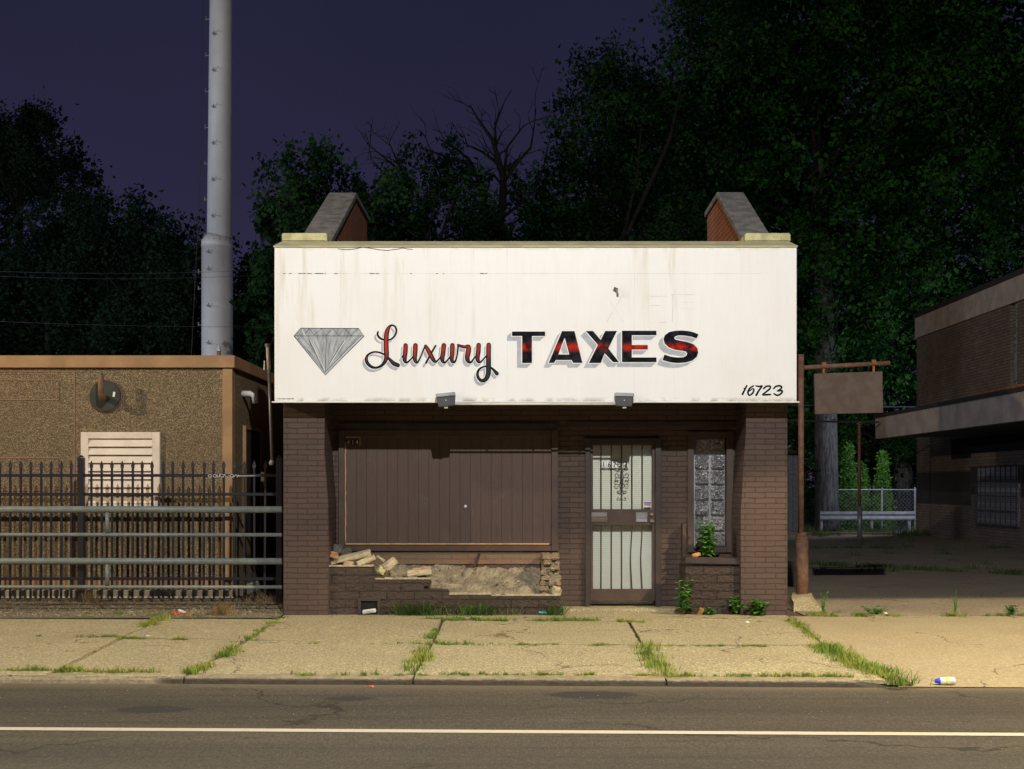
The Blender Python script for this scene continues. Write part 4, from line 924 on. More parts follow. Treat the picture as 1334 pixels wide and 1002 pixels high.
leafplant('weed_plant', P(1072, 800, 16.2), 8, .28, .08, .05, 6, 'thin flowering weed beside the rusty sign pole')
leafplant('weed_plant', P(1140, 801, 16.2), 16, .13, .28, .06, 6, 'low weed patch at the edge of the lot beyond the sign pole')
leafplant('weed_plant', P(1244, 801, 16.1), 6, .34, .05, .03, 8, 'single tall seed stalk weed at the edge of the lot')
leafplant('weed_plant', P(1318, 801, 16.1), 14, .13, .09, .05, 8, 'round dry weed tuft at the far right edge of the lot')
G = []
for c0, s_, n_ in ((538, 12, 120), (552, 12, 110), (610, 10, 90), (628, 14, 120), (580, 40, 90), (520, 8, 50), (722, 14, 110), (650, 30, 50)):
    for _ in range(n_): G.append((X(random.gauss(c0, s_ * .55), 15.97), 15.98 + random.gauss(0, .035), 0, 1.0 + .4 * random.random()))
blades(G[::2] + G[1::4], .16, .009, 1.6, 'wall_grass', 'wall_blade', 'green grass along the foot of the broken planter wall', 'grass')
tag(chunk('litter', 707, 798, 15.95, (.09, .03, .015), (.1, .1, .3), 'teal_bit', 'bit of teal litter near the right end of the broken planter', 'litter', 'litter'), None)
chunk('dry_leaf', 913, 797, 15.98, (.05, .04, .09), (.5, .3, .2), 'dry_leaf', 'curled dry leaf at the foot of the right planter', 'leaf', 'dry leaves')
chunk('dry_leaf', 907, 723, 16.13, (.10, .05, .035), (.2, -.3, .2), 'dry_leaf', 'dry leaf lying on the cap of the right planter', 'leaf', 'dry leaves')
chunk('litter', 232, 799.5, 16.0, (.13, .05, .03), (.1, .1, .3), 'red_plastic', 'left piece of red torn plastic on the gravel by the pavement', 'litter', 'red torn plastic on the gravel')
chunk('litter', 245, 801.5, 15.98, (.06, .05, .03), (.1, -.3, .9), 'red_plastic', 'small right piece of red torn plastic on the gravel', 'litter', 'red torn plastic on the gravel')
chunk('litter', 237, 796.5, 16.1, (.09, .04, .02), (.1, .4, .3), 'litter_white', 'white torn paper between the red plastic pieces', 'litter', 'red torn plastic on the gravel')
chunk('litter', 484, 894.6, 11.0, (.045, .03, .012), (.1, 0, .3), 'red_plastic', 'scrap of red plastic in the gutter', 'litter', 'gutter litter')
chunk('litter', 1154, 799, 15.4, (.03, .03, .01), (.1, 0, .3), 'litter_white', 'white scrap on the pavement edge of the lot', 'litter', 'pavement litter')
q1 = ground_pt(974, 812); c_ = chunk('litter', 0, 0, 1, (.045, .03, .02), (.1, 0, .3), 'litter_white', 'white scrap of paper before the right brick pier', 'litter', 'pavement litter'); c_.location = (q1[0], q1[1], gz(q1[1]) + .012)
q1 = ground_pt(193, 830); c_ = chunk('litter', 0, 0, 1, (.05, .03, .02), (.1, 0, .8), 'litter_white', 'white scrap on the pavement joint near the left fence', 'litter', 'pavement litter'); c_.location = (q1[0], q1[1], gz(q1[1]) + .012)
# plastic bottle in the gutter
by = 11.05; bx = X(1231, by); bz = drive_z(bx, by) + .035
bt = thing('plastic_bottle', 'small white plastic bottle with blue cap lying in the gutter', 'bottle', (bx, by, bz))
def along_x(m_, prof_, n=14): m_.tube([(bx + a, by, bz) for a, r in prof_], [r for a, r in prof_], n)
m = MB(); along_x(m, [(-.045, .014), (-.038, .028), (-.02, .033), (0, .033)]); m.build('bottle_body', 'white_plastic', bt, smooth=True)
m = MB(); along_x(m, [(.001, .0335), (.02, .0335)]); m.build('label_band', 'yellow_label', bt, smooth=True)
m = MB(); along_x(m, [(.021, .033), (.07, .033), (.083, .028), (.085, .010)]); m.build('bottle_base', 'white_plastic', bt, smooth=True)
m = MB(); along_x(m, [(-.088, .010), (-.08, .017), (-.05, .025), (-.046, .027)]); m.build('cap', 'blue_plastic', bt, smooth=True)

# ================================================================== pole sign right of the shop
yP = 17.7; ps = thing('pole_sign', 'rusty pole with an empty brown sign panel hanging from its arm', 'sign', P(1045, 785, yP))
m = MB(); m.tube([P(1043.5, 700, yP), P(1043.5, 462, yP)], .040, 14); m.build('upper_pole', 'rust_metal', ps, smooth=True)
m = MB(); m.tube([P(1045, 787, yP), P(1045, 700, yP)], .085, 16); m.tube([P(1045, 700, yP), P(1044, 694, yP)], [.085, .06], 16); m.build('lower_pole', 'rust_metal', ps, smooth=True)
m = MB(); m.tube([P(1045, 702, yP), P(1045, 699, yP)], .092, 16); m.build('collar', 'rust_metal', ps)
m = MB(); m.tube([P(1047, 479, yP), P(1159, 473, yP)], .032, 12); m.build('arm', 'rust_metal', ps, smooth=True)
for a, b in ((1073, 484.5), (1138, 484)):
    m = MB(); m.box(X(a - 1.4, yP), X(a + 1.4, yP), yP - .01, yP + .01, Z(487, yP), Z(475, yP)); m.tube([P(a - 2.6, 477 - (a - 1047) * .05, yP), P(a + 2.6, 476.8 - (a - 1047) * .05, yP)], .040, 10); m.build('hanger', 'rust_bright', ps)
m = MB(); q = [P(1060, 487, yP), P(1149, 484, yP), P(1150, 538, yP), P(1061, 540, yP)]
m.add([(a, yP - .03, c) for a, b, c in q] + [(a, yP + .03, c) for a, b, c in q], [(0, 1, 2, 3), (7, 6, 5, 4), (0, 4, 5, 1), (1, 5, 6, 2), (2, 6, 7, 3), (3, 7, 4, 0)]); m.build('blank_panel', 'panel_brown', ps, bevel=.006)
m = MB(); m.tube([P(1046, 789, yP - .1), P(1045, 784, yP)], .04, 6)
m = MB(); random.seed(8); m.add([(X(1024, 17) + 0, 16.5, -.02), (X(1062, 17), 16.4, -.02), (X(1064, 18), 18.1, -.02), (X(1024, 18), 18.1, -.02), (X(1030, 17), 16.9, .13), (X(1053, 17), 16.95, .14), (X(1055, 18), 17.9, .12), (X(1030, 18), 17.9, .12)], [(0, 3, 2, 1), (4, 5, 6, 7), (0, 1, 5, 4), (1, 2, 6, 5), (2, 3, 7, 6), (3, 0, 4, 7)])
m.build('concrete_footing', 'sidewalk_concrete', ps, jitter=.012)

# ================================================================== left building
yL = 18.3; lb = thing('utility_building', 'low flat roofed building of brown pebble dash with ochre trim', 'building', (-8, 20, 0))
xw = X(303, yL)
m = MB(); m.box(-16, xw - .13, yL, 26, .12, Z(480, yL)); m.box(xw - .129, xw - .012, yL + .1, 26, .12, Z(480, yL)); m.build('wall', 'pebble_dash', lb)
m = MB(); m.box(X(290, yL), xw, yL - .02, yL + .15, .30, Z(480, yL) + .001); m.build('corner_trim', 'ochre_paint', lb, bevel=.004)
m = MB(); m.box(-16.1, xw + .04, yL - .06, 26.1, Z(480, yL) + .003, Z(463.5, yL)); m.build('roof_fascia', 'ochre_paint', lb, bevel=.01)
m = MB(); m.box(-16, X(289.8, yL), yL - .012, yL + .02, Z(768, yL), Z(755, yL)); m.build('base_band', 'ochre_paint', lb)
m = MB(); m.box(-16, xw + .02, yL - .05, 26, -.02, Z(768.5, yL)); m.build('plinth', 'plinth_concrete', lb, bevel=.01)
def moulding(pts, r=.009): 
    q_ = MB(); q_.tube([P(a, b, yL - .004) for a, b in pts], r, 4, False); q_.build('wall_moulding', 'rust_moulding', lb)
simple('rust_moulding', (.33, .19, .12), (.25, .14, .09), rough=.7)
moulding([(-60, 484), (98, 484)]); moulding([(-60, 487.5), (95, 487.5)], .005); moulding([(97, 484), (96.5, 752)]); moulding([(-60, 495.5), (77, 495.5), (77, 521), (-60, 521)]); moulding([(68, 496), (68, 521)], .006); moulding([(-60, 597), (76, 597), (76, 639), (-60, 639)])
lv = MB(); y = yL - .05
for a, b, c, d in ((105, 115, 563, 660), (198, 208, 563, 660), (115, 198, 563, 571.5), (115, 198, 654, 660)): lv.box(X(a, y), X(b, y), y, y + .1, Z(d, y), Z(c, y))
lo = lv.build('louvre_window', 'cream_paint', lb, bevel=.005)
MB().box(X(115, y), X(198, y), yL - .001, yL + .01, Z(654, y), Z(571.5, y)).build('dark_back', 'black_void', lo)
for k in range(8):
    z_ = Z(577 + k * 10.6, y); MB().rbox(((X(115, y) + X(198, y)) / 2, yL - .03, z_), (X(198, y) - X(115, y) - .004, .012, .118), (-.42, 0, 0)).build('slat', 'cream_paint', lo)
# side wall fittings
m = MB(); m.box(xw - .011, xw + .02, 19.1, 20.2, .9, 2.42); m.build('side_louvre', 'dark_trim', lb)
m = MB()
for a, b, c, d in ((19.04, 19.1, .88, 2.47), (20.2, 20.28, .88, 2.47), (19.1, 20.2, 2.42, 2.47)): m.box(xw - .01, xw + .035, a, b, c, d)
m.build('side_frame', 'ochre_paint', lb)
# bulkhead with a pipe stub
bl = thing('wall_light', 'round dark green back plate with a rusty upturned pipe on the pebble wall', 'wall light', P(138, 516, yL))
m = MB(); c = P(138, 516, yL); m.tube([(c[0], yL + .0, c[2]), (c[0], yL - .05, c[2])], .215, 32); m.build('back_plate', 'green_plate', bl, bevel=0) if 'green_plate' in MATS else None
simple('green_plate', (.035, .045, .035), (.025, .03, .025), rough=.5); m.build('back_plate', 'green_plate', bl)
m = MB(); m.tube([(c[0] + .225 * math.cos(a * .262), yL - .015, c[2] + .225 * math.sin(a * .262)) for a in range(25)], .012, 6); m.build('rim', 'rust_metal', bl)
m = MB(); e_ = P(131.5, 518, yL - .31); m.tube([(e_[0], yL - .04, e_[2]), (e_[0], yL - .26, e_[2]), (e_[0], yL - .31, e_[2] + .05), (e_[0], yL - .31, e_[2] + .31)], .042, 12); m.build('pipe', 'rust_metal', bl, smooth=True)
m = MB(); m.tube([(e_[0], yL - .31, e_[2] + .311), (e_[0], yL - .31, e_[2] + .35)], [.028, .02], 10); m.build('pipe_cap', 'dark_metal', bl)
m = MB(); m.rbox((c[0] + .13, yL - .056, c[2] + .02), (.03, .006, .07), (0, .15, 0)); m.build('tag_plate', 'number_white', bl)
el = thing('vent_elbow', 'white plastic elbow pipe sticking out of the side wall', 'pipe', (xw, 19.0, Z(516, 18.9)))
m = MB(); zz = Z(513, 19); m.tube([(xw - .02, 19, zz), (xw + .10, 19, zz), (xw + .16, 19, zz - .03), (xw + .18, 19, zz - .14)], .045, 12); m.build('elbow', 'white_plastic', el, smooth=True)
rv = thing('roof_vent', 'small grey cone vent on the ochre roof edge', 'vent', P(285, 463, 19)); m = MB(); q = P(285, 462, 19); m.tube([(q[0], 19, q[2] - .1), (q[0], 19, q[2] + .06)], .03, 10); m.build('vent_pipe', 'rust_metal', rv); m = MB(); m.tube([(q[0], 19, q[2] + .05), (q[0], 19, q[2] + .13)], [.045, .015], 12); m.build('vent_cap', 'galvanised', rv)
# mast in the gap
mp = thing('service_mast', 'thin white service mast pipe in the dark gap between the buildings', 'pipe', P(355, 602, 17.6))
m = MB(); m.tube([P(354.5, 600, 17.6), P(350.5, 482, 17.6)], .021, 10); m.build('lower_pipe', 'galvanised', mp, smooth=True)
m = MB(); m.tube([P(350.4, 482, 17.6), P(349, 452, 17.6)], .026, 10); m.build('upper_pipe', 'cream_paint', mp, smooth=True)
m = MB(); m.tube([P(349, 452, 17.6), P(348.8, 448, 17.6)], [.035, .042], 12); m.build('cap', 'galvanised', mp)
m = MB(); m.tube([P(354.5, 600, 17.6), P(354, 603.5, 17.6), P(351, 604, 17.6)], .03, 10); m.build('foot_elbow', 'white_plastic', mp)
m = MB(); m.tube([P(345, 482, 17.7), P(345, 470, 17.7)], [.022, .012], 8); m.build('insulator', 'galvanised', mp)
jb = thing('junction_box', 'small grey junction box behind the right end of the picket fence', 'box', P(343, 626, 17.8)); MB().pbox(340, 347, 615, 627.5, 17.8, .06).build('box', 'grey_metal', jb, bevel=.005); MB().pbox(342, 345, 627.8, 633, 17.82, .03).build('hub', 'dark_metal', jb)
# ---- picket fence
yF = 17.65; fe = thing('picket_fence', 'black iron picket fence with spear tops before the pebble dash building', 'fence', (-6, yF, 0))
zb_ = Z(781, yF); zt = Z(600, yF)
pk = MB(); r = .0135; zz = zt - .10
pk.box(-r, r, yF - r, yF + r, zb_, zz)
pk.add([(-r - .006, yF - .012, zz), (r + .006, yF - .012, zz), (r + .006, yF + .012, zz), (-r - .006, yF + .012, zz), (-.024, yF - .006, zz + .035), (.024, yF - .006, zz + .035), (.024, yF + .006, zz + .035), (-.024, yF + .006, zz + .035), (-.002, yF - .002, zt), (.002, yF - .002, zt), (.002, yF + .002, zt), (-.002, yF + .002, zt)],
       [(0, 1, 5, 4), (1, 2, 6, 5), (2, 3, 7, 6), (3, 0, 4, 7), (4, 5, 9, 8), (5, 6, 10, 9), (6, 7, 11, 10), (7, 4, 8, 11), (8, 9, 10, 11), (0, 3, 2, 1)])
p0 = pk.build('picket', 'navy_metal', fe); first = True
posts = [(-152, 8), (106, 8), (364, 7.5)]
for k in range(-11, 28):
    px = 13.2 + k * 13.27
    if any(abs(px - a) < 6 for a, b in posts) or px > 352: continue
    o = p0 if first else p0.copy()
    if not first: col.objects.link(o); o.parent = fe
    o.location.x = X(px, yF) ; first = False
    o.rotation_euler.y = random.uniform(-.006, .006)
p0off = p0.data
for v in p0off.vertices: v.co.x -= 6      # centre the picket mesh on its own origin
for o in [c for c in fe.children if c.name.startswith('picket')]: o.location.x += 6
for a, b in posts:
    y_ = yF if a < 300 else yF - .12
    m = MB(); m.box(X(a - b / 2, y_), X(a + b / 2, y_), y_ - .04, y_ + .04, 0, Z(596.5, y_)); m.add([(X(a - b / 2, y_) , y_ - .04, Z(596, y_)), (X(a + b / 2, y_), y_ - .04, Z(596, y_)), (X(a + b / 2, y_), y_ + .04, Z(596, y_)), (X(a - b / 2, y_), y_ + .04, Z(596, y_)), (X(a, y_), y_, Z(592.5, y_))], [(0, 1, 4), (1, 2, 4), (2, 3, 4), (3, 0, 4), (3, 2, 1, 0)])
    m.build('post', 'navy_metal', fe, bevel=.004)
rails = []
for py, hh in ((619.5, .04), (644, .04), (754, .04)):
    m = MB(); m.box(-9.5, X(362, yF), yF - .022, yF + .018, Z(py, yF) - hh / 2, Z(py, yF) + hh / 2); rails.append(m.build('rail', 'navy_metal', fe, bevel=.002))
# paint-pen scrawl on the top rail
m = MB(); sp_ = Paint(0, 0, 1)
def scr(pts): m.tube([(X(a, yF), yF - .0235, Z(b, yF)) for a, b in pts], .0042, 5)
for a0 in (274, 280.5, 302.5): scr([(a0 + 2.3 * math.cos(t * .7), 620 + 1.8 * math.sin(t * .7)) for t in range(10)])
scr([(283.5, 618.5), (284, 621.5), (286, 621), (286.5, 618.5), (289.5, 618), (287, 619.8), (289, 621.7), (291.5, 621.5), (293, 618.4), (290.5, 618.6), (293.5, 618.3), (295, 621.5), (297.5, 621.3), (298, 618.5), (300, 621.5), (301, 618.5)])
scr([(305, 622), (308, 618), (309.5, 622), (312, 618.5), (309, 620.3), (333, 620)]); m.build('scrawl', 'litter_white', rails[0])
# ---- pipe barrier
yR = 16.3; br = thing('pipe_barrier', 'grey green horizontal pipe barrier in front of the black picket fence', 'barrier', (-5, yR, 0))
for py, rr in ((664, .043), (697, .025), (731.5, .043), (765, .023)):
    m = MB(); m.tube([(-9.6, yR, Z(py, yR)), (-5.5, yR, Z(py, yR) + .003), (-2.79, yR, Z(py, yR))], rr, 14); m.build('rail', 'green_pipe', br, smooth=True)
for a, b in ((667, 695), (735, 763)):
    m = MB(); m.tube([P(140, a, yR), P(140, b, yR)], .026, 12); m.build('strut', 'green_pipe', br, smooth=True)
for a in (-120,): m = MB(); m.tube([(X(a, yR), yR, 0), (X(a, yR), yR, Z(664, yR))], .045, 12); m.build('strut', 'green_pipe', br)
# dark board and clutter in the gap
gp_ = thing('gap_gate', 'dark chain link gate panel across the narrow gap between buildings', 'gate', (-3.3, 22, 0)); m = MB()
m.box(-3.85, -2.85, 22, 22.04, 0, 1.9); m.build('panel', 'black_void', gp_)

# ================================================================== tall steel mast
yM = 40.; mo = thing('steel_mast', 'tall pale steel monopole rising behind the ochre roofed building', 'mast', (X(283, yM), yM, 0))
def mp_(px, py): return P(px, py, yM)
m = MB(); m.tube([(X(283, yM), yM, 0), mp_(283, 470), mp_(283, 322)], [.47, .475, .475], 40); m.build('lower_shaft', 'mono_pole', mo, smooth=True)
m = MB(); m.tube([mp_(283, 322), mp_(283, 318), mp_(285.5, 308)], [.485, .485, .385], 40); m.build('flange', 'mono_pole', mo, smooth=True)
m = MB(); m.tube([mp_(285.7, 310), mp_(288, 0), mp_(289, -90)], [.375, .345, .335], 40); m.build('upper_shaft', 'mono_pole', mo, smooth=True)
for a in range(16):
    an = math.pi + a * math.pi / 8; c = mp_(283, 319)
    if a % 1 == 0 and an < 2 * math.pi + .01: m = MB(); q = (c[0] + .44 * math.cos(an), c[1] + .44 * math.sin(an), c[2]); m.tube([(q[0], q[1], q[2] - .02), (q[0], q[1], q[2] + .13)], .02, 6); m.build('bolt', 'grey_metal', mo)
for k, py in enumerate(list(range(4, 300, 47)) + [333, 355, 402, 450]):
    cxp = 288 - (py / 310) * 2.3 if py < 310 else 283; rad = .36 if py < 310 else .475
    c = mp_(cxp, py)
    m = MB(); m.tube([(c[0] - rad * .45, c[1] - rad * .85, c[2] + .05), (c[0] - rad * .42, c[1] - rad - .1, c[2] + .03), (c[0] - rad * .1, c[1] - rad - .12, c[2] - .02)], .014, 6); m.tube([(c[0] - rad * .3, c[1] - rad - .08, c[2] + .10), (c[0] - rad * .35, c[1] - rad - .02, c[2] - .02)], .012, 6); m.build('step_peg', 'grey_metal', mo)
    m = MB(); m.tube([(c[0] - rad + .02, c[1], c[2] - .5), (c[0] - rad - .10, c[1], c[2] - .5)], .014, 6); m.tube([(c[0] - rad - .10, c[1], c[2] - .54), (c[0] - rad - .10, c[1], c[2] - .42)], .018, 6); m.build('step_peg', 'grey_metal', mo)
m = MB(); m.tube([mp_(265, -80), mp_(262, 200), mp_(256, 330), mp_(249, 470)], .010, 5); tag(m.build('guy_cable', 'dark_metal'), 'thin dark cable hanging beside the tall steel mast', 'cable')
# overhead cables
def cable(name, pts, r, label):
    m_ = MB(); m_.tube(pts, r, 5); tag(m_.build(name, 'cable_blue'), label, 'cable', 'overhead cables behind the buildings')
simple('cable_blue', (.05, .05, .065), rough=.5)
def sag(a, b, ya_, s_, n=12): return [P(a[0] + (b[0] - a[0]) * t / n, a[1] + (b[1] - a[1]) * t / n + s_ * 4 * (t / n) * (1 - t / n), ya_) for t in range(n + 1)]
cable('overhead_cable', sag((-40, 352), (440, 346), 36, 7), .0045, 'highest faint cable crossing in front of the dark left trees')
cable('overhead_cable', sag((-40, 358), (440, 352), 36.3, 8), .0045, 'second faint cable just below the highest left cable')
cable('overhead_cable', sag((-40, 417), (440, 425), 36.6, 4), .0045, 'lowest faint cable close above the ochre roof')
cable('overhead_cable', sag((990, 546), (1145, 550), 38.0, 1), .03, 'bluish cable stretched behind the rusty sign pole under its panel')
cable('overhead_cable', sag((990, 526), (1200, 530), 46.0, 1), .02, 'faint cable behind the hanging brown panel')

# ================================================================== right building
XR = 13.2; XC = 10.8; rb = thing('brick_building', 'long two storey tan brick building with a flat concrete canopy', 'building', (18, 33, 0))
yFar = XR * F / (1187 - 660.); zt_ = 1.6 + 222 / 527 * XR; zm = 1.6 + 191 / 527 * XR
slit_y0, slit_y1 = XR * F / (1318 - 660.), XR * F / (1309 - 660.)
m = MB()
yd0 = XR * F / (1233 - 660.)
m.box(XR, 30, yFar - .001, yFar, 0, zm)
for a, b, z0_, z1_ in ((18, slit_y0, 0, zm), (slit_y0, slit_y1, 0, 4.15), (slit_y0, slit_y1, 6.4, zm), (slit_y1, yFar - .001, 0, zm)): m.box(XR, XR + .35, a, b, z0_, z1_)
m.box(XR + .351, 30, 18, yFar - .001, 0, zm - .002)
m.build('wall', 'tan_brick', rb)
m = MB(); ys_ = [18, 21.5, 25, 28.5, 32, 35.5, 39, yFar + .02]
for a, b in zip(ys_[:-1], ys_[1:]): m.box(XR - .05, XR + .3, a + .008, b - .008, zm + .002, zt_ - .12)
m.build('parapet_band', 'tan_panel', rb); MB().box(XR - .1, 30, 17.9, yFar + .06, zt_ - .118, zt_ + .02).build('roof_edge', 'dark_trim', rb)
sw = MB().box(XR + .12, XR + .14, slit_y0, slit_y1, 4.15, 6.4).build('slit_window', 'glass_block', rb); m = MB()
for k in range(14): m.box(XR + .08, XR + .118, slit_y0, slit_y1, 4.2 + k * .16, 4.22 + k * .16)
m.box(XR + .06, XR + .12, (slit_y0 + slit_y1) / 2 - .02, (slit_y0 + slit_y1) / 2 + .02, 4.15, 6.4); m.build('window_bars', 'grey_metal', sw)
MB().box(XR + .04, XR + .10, slit_y0 + .02, slit_y0 + .3, 4.35, 5.1).build('window_sash', 'galvanised', sw)
yC = XC * F / (1133 - 660.); zc0 = 1.6 + 60 / 473 * XC; zc1 = 1.6 + 87 / 473 * XC
m = MB(); ys_ = [18, 20.3, 23.5, 27, 30.5, 34.0, yC]
for a, b in zip(ys_[:-1], ys_[1:]): m.box(XC, XC + .18, a + .008, b - .008, zc0, zc1)
m.build('canopy_fascia', 'tan_panel', rb); MB().box(XC + .181, XR - .051, 18, yC, zc0 + .05, zc1 - .05).build('canopy_slab', 'soffit', rb)
MB().box(XC - .05, XR - .051, 18, yC + .05, zc1 + .003, zc1 + .10).build('canopy_cap', 'dark_trim', rb)
MB().box(XC + .01, XC + .4, 27.6, 30.6, zc1 + .11, zc1 + .17).build('rusty_edge', 'rust_bright', rb)
# lower projecting wall, openings
yB2 = 12.85 * F / (1258 - 660.)
MB().box(12.85, XR - .002, 18, yB2, 0, 1.6 + 41 / 598 * 12.85).build('lower_wall', 'tan_brick', rb)
MB().box(XR - .02, XR - .003, 19, XR * F / (1233 - 660.), 1.6 + 36 / 590 * 12.9, zc0 - .02).build('clerestory', 'black_void', rb)
MB().box(12.835, 12.848, 20, XR * F / 520, 1.25, 2.15).build('dark_band', 'dark_trim', rb, label='dark strip standing for canopy shade') if False else None
bw = thing('x', 'x', 'x') if False else None
yw0, yw1 = 12.85 * F / (1322 - 660.), 12.85 * F / (1269 - 660.)
zw0, zw1 = 1.6 - 55 / 662 * 12.85, 1.6 + 25 / 662 * 12.85
wnd = MB().box(12.80, 12.849, yw0, yw1, zw0, zw1).build('barred_window', 'glass_block', rb); m = MB()
for k in range(9): yy = yw0 + (yw1 - yw0) * k / 8; m.box(12.74, 12.76, yy - .015, yy + .015, zw0 - .03, zw1 + .03)
for k in range(5): zz = zw0 + (zw1 - zw0) * k / 4; m.box(12.761, 12.775, yw0, yw1, zz - .015, zz + .015)
m.build('window_bars', 'dark_metal', wnd)
MB().box(12.83, 12.849, 20, yw0 - .1, 1.30, 2.1).build('canopy_shade_band', 'dark_trim', rb); MB().box(XR - .018, XR - .004, yB2 + .01, yFar - .1, 1.02, 2.0).build('canopy_shade_band', 'dark_trim', rb); MB().box(12.832, 12.849, yw1 + .05, yB2 - .01, 1.35, 2.1).build('canopy_shade_band', 'dark_trim', rb)  # dark strips: the canopy's shadow on the wall, put in as colour
# ================================================================== behind the lot
yG = 45.; gr = thing('guardrail', 'grey steel guardrail on short posts behind the parking lot', 'guardrail', (X(1125, yG), yG, 0))
prf = [(0, 0), (-.05, .04), (-.05, .09), (0, .13), (0, .18), (-.05, .22), (-.05, .28), (0, .31)]
zg = Z(678, yG); xa_, xb_ = X(1068, yG), X(1192, yG); m = MB(); n = len(prf)
m.add([(xa_, yG + a, zg + b) for a, b in prf] + [(xb_, yG + a, zg + b) for a, b in prf], [(i, i + 1, n + i + 1, n + i) for i in range(n - 1)]); m.build('beam', 'galvanised', gr)
for a in (1070.5, 1136, 1185): m = MB(); m.box(X(a - 1.8, yG), X(a + 1.8, yG), yG + .01, yG + .16, -.02, zg + .25); m.build('post', 'galvanised', gr, bevel=.01)
yK = 46.5; ck = thing('chain_link_fence', 'silver chain link fence behind the steel guardrail', 'fence', (X(1125, yK), yK, 0))
z0_, z1_ = .05, Z(638, yK); xa_, xb_ = X(1064, yK), X(1195, yK); m = MB(); sp = .14; Ht = z1_ - z0_
V = []; Fc = []
def wire(x0, za, x1, zb2, th=.003):
    d = math.hypot(x1 - x0, zb2 - za); nx_, nz_ = -(zb2 - za) / d * th, (x1 - x0) / d * th; b = len(V)
    V.extend([(x0 - nx_, yK, za - nz_), (x1 - nx_, yK, zb2 - nz_), (x1 + nx_, yK + .004, zb2 + nz_), (x0 + nx_, yK + .004, za + nz_)]); Fc.append((b, b + 1, b + 2, b + 3))
for k in range(int((xb_ - xa_ + Ht) / sp)):
    for s_ in (1, -1):
        xs0 = xa_ - Ht + k * sp; xs1 = xs0 + Ht; a0, a1 = (0, 1)
        u0 = max(0, (xa_ - xs0) / Ht); u1 = min(1, (xb_ - xs0) / Ht)
        if u1 <= u0: continue
        f = (lambda u: z0_ + Ht * u) if s_ > 0 else (lambda u: z1_ - Ht * u); wire(xs0 + Ht * u0, f(u0), xs0 + Ht * u1, f(u1))
npmesh('mesh', V, Fc, 'grey_metal', ck)
m = MB(); m.tube([(xa_, yK, z1_), (xb_, yK, z1_)], .022, 8); m.build('top_rail', 'galvanised', ck)
for a in (1064.5, 1149, 1192): m = MB(); m.tube([(X(a, yK), yK, 0), (X(a, yK), yK, z1_ + .08)], .035, 8); m.build('post', 'galvanised', ck)
tp = thing('thin_post', 'thin rusty post in a thick grey sleeve beyond the parking lot', 'post', (X(1119.5, 38), 38, 0))
m = MB(); m.tube([P(1119.5, 660, 38), P(1119.5, 549, 38)], .045, 10); m.build('post', 'rust_metal', tp, smooth=True); m = MB(); m.tube([(X(1120, 38), 38, 0), P(1120, 660, 38)], .075, 12); m.build('sleeve', 'galvanised', tp, smooth=True)
sh_ = thing('shed', 'weathered pale plank shed just visible beyond the right pier', 'shed', (X(1030, 44), 44, 0)); m = MB()
xe = X(1040, 43)
for k in range(26): m.box(xe - .17 * (k + 1), xe - .17 * k - .012, 43, 43.05, 0, Z(592, 43))
m.box(xe - 4.4, xe, 43.051, 46, 0, Z(592, 43) - .02); m.build('planks', 'lot_shed', sh_); m = MB(); m.prism([(xe - 4.6, Z(592, 43)), (xe + .15, Z(592, 43)), (xe - 2.2, Z(560, 43))], 'y', 42.8, 46.2); m.build('roof', 'dark_trim', sh_)

# ================================================================== trees
def rand_dirs(n):
    v = rng.normal(size=(n, 3)); return v / np.linalg.norm(v, axis=1)[:, None]
def leaves(C, R, per, leaf, squash=.75, aspect=.55):
    """clusters of leaf-sized faces; C centres, R radius per cluster"""
    n = len(C) * per; base = np.repeat(C, per, axis=0); rr = np.repeat(R, per)[:, None]
    off = rng.normal(size=(n, 3)) * .48; off[:, 2] *= squash; p = base + off * rr
    d = rand_dirs(n); d[:, 2] -= .25; d /= np.linalg.norm(d, axis=1)[:, None]
    nr = rand_dirs(n); s = np.cross(d, nr); s /= np.linalg.norm(s, axis=1)[:, None]
    L = leaf * rng.uniform(.55, 1.25, (n, 1)); bend = np.cross(d, s) * L * .12
    V = np.stack([p, p + d * L * .45 + s * L * aspect * .5 + bend, p + d * L, p + d * L * .5 - s * L * aspect * .5 + bend], axis=1).reshape(-1, 3)
    return V, np.arange(n * 4).reshape(-1, 4)
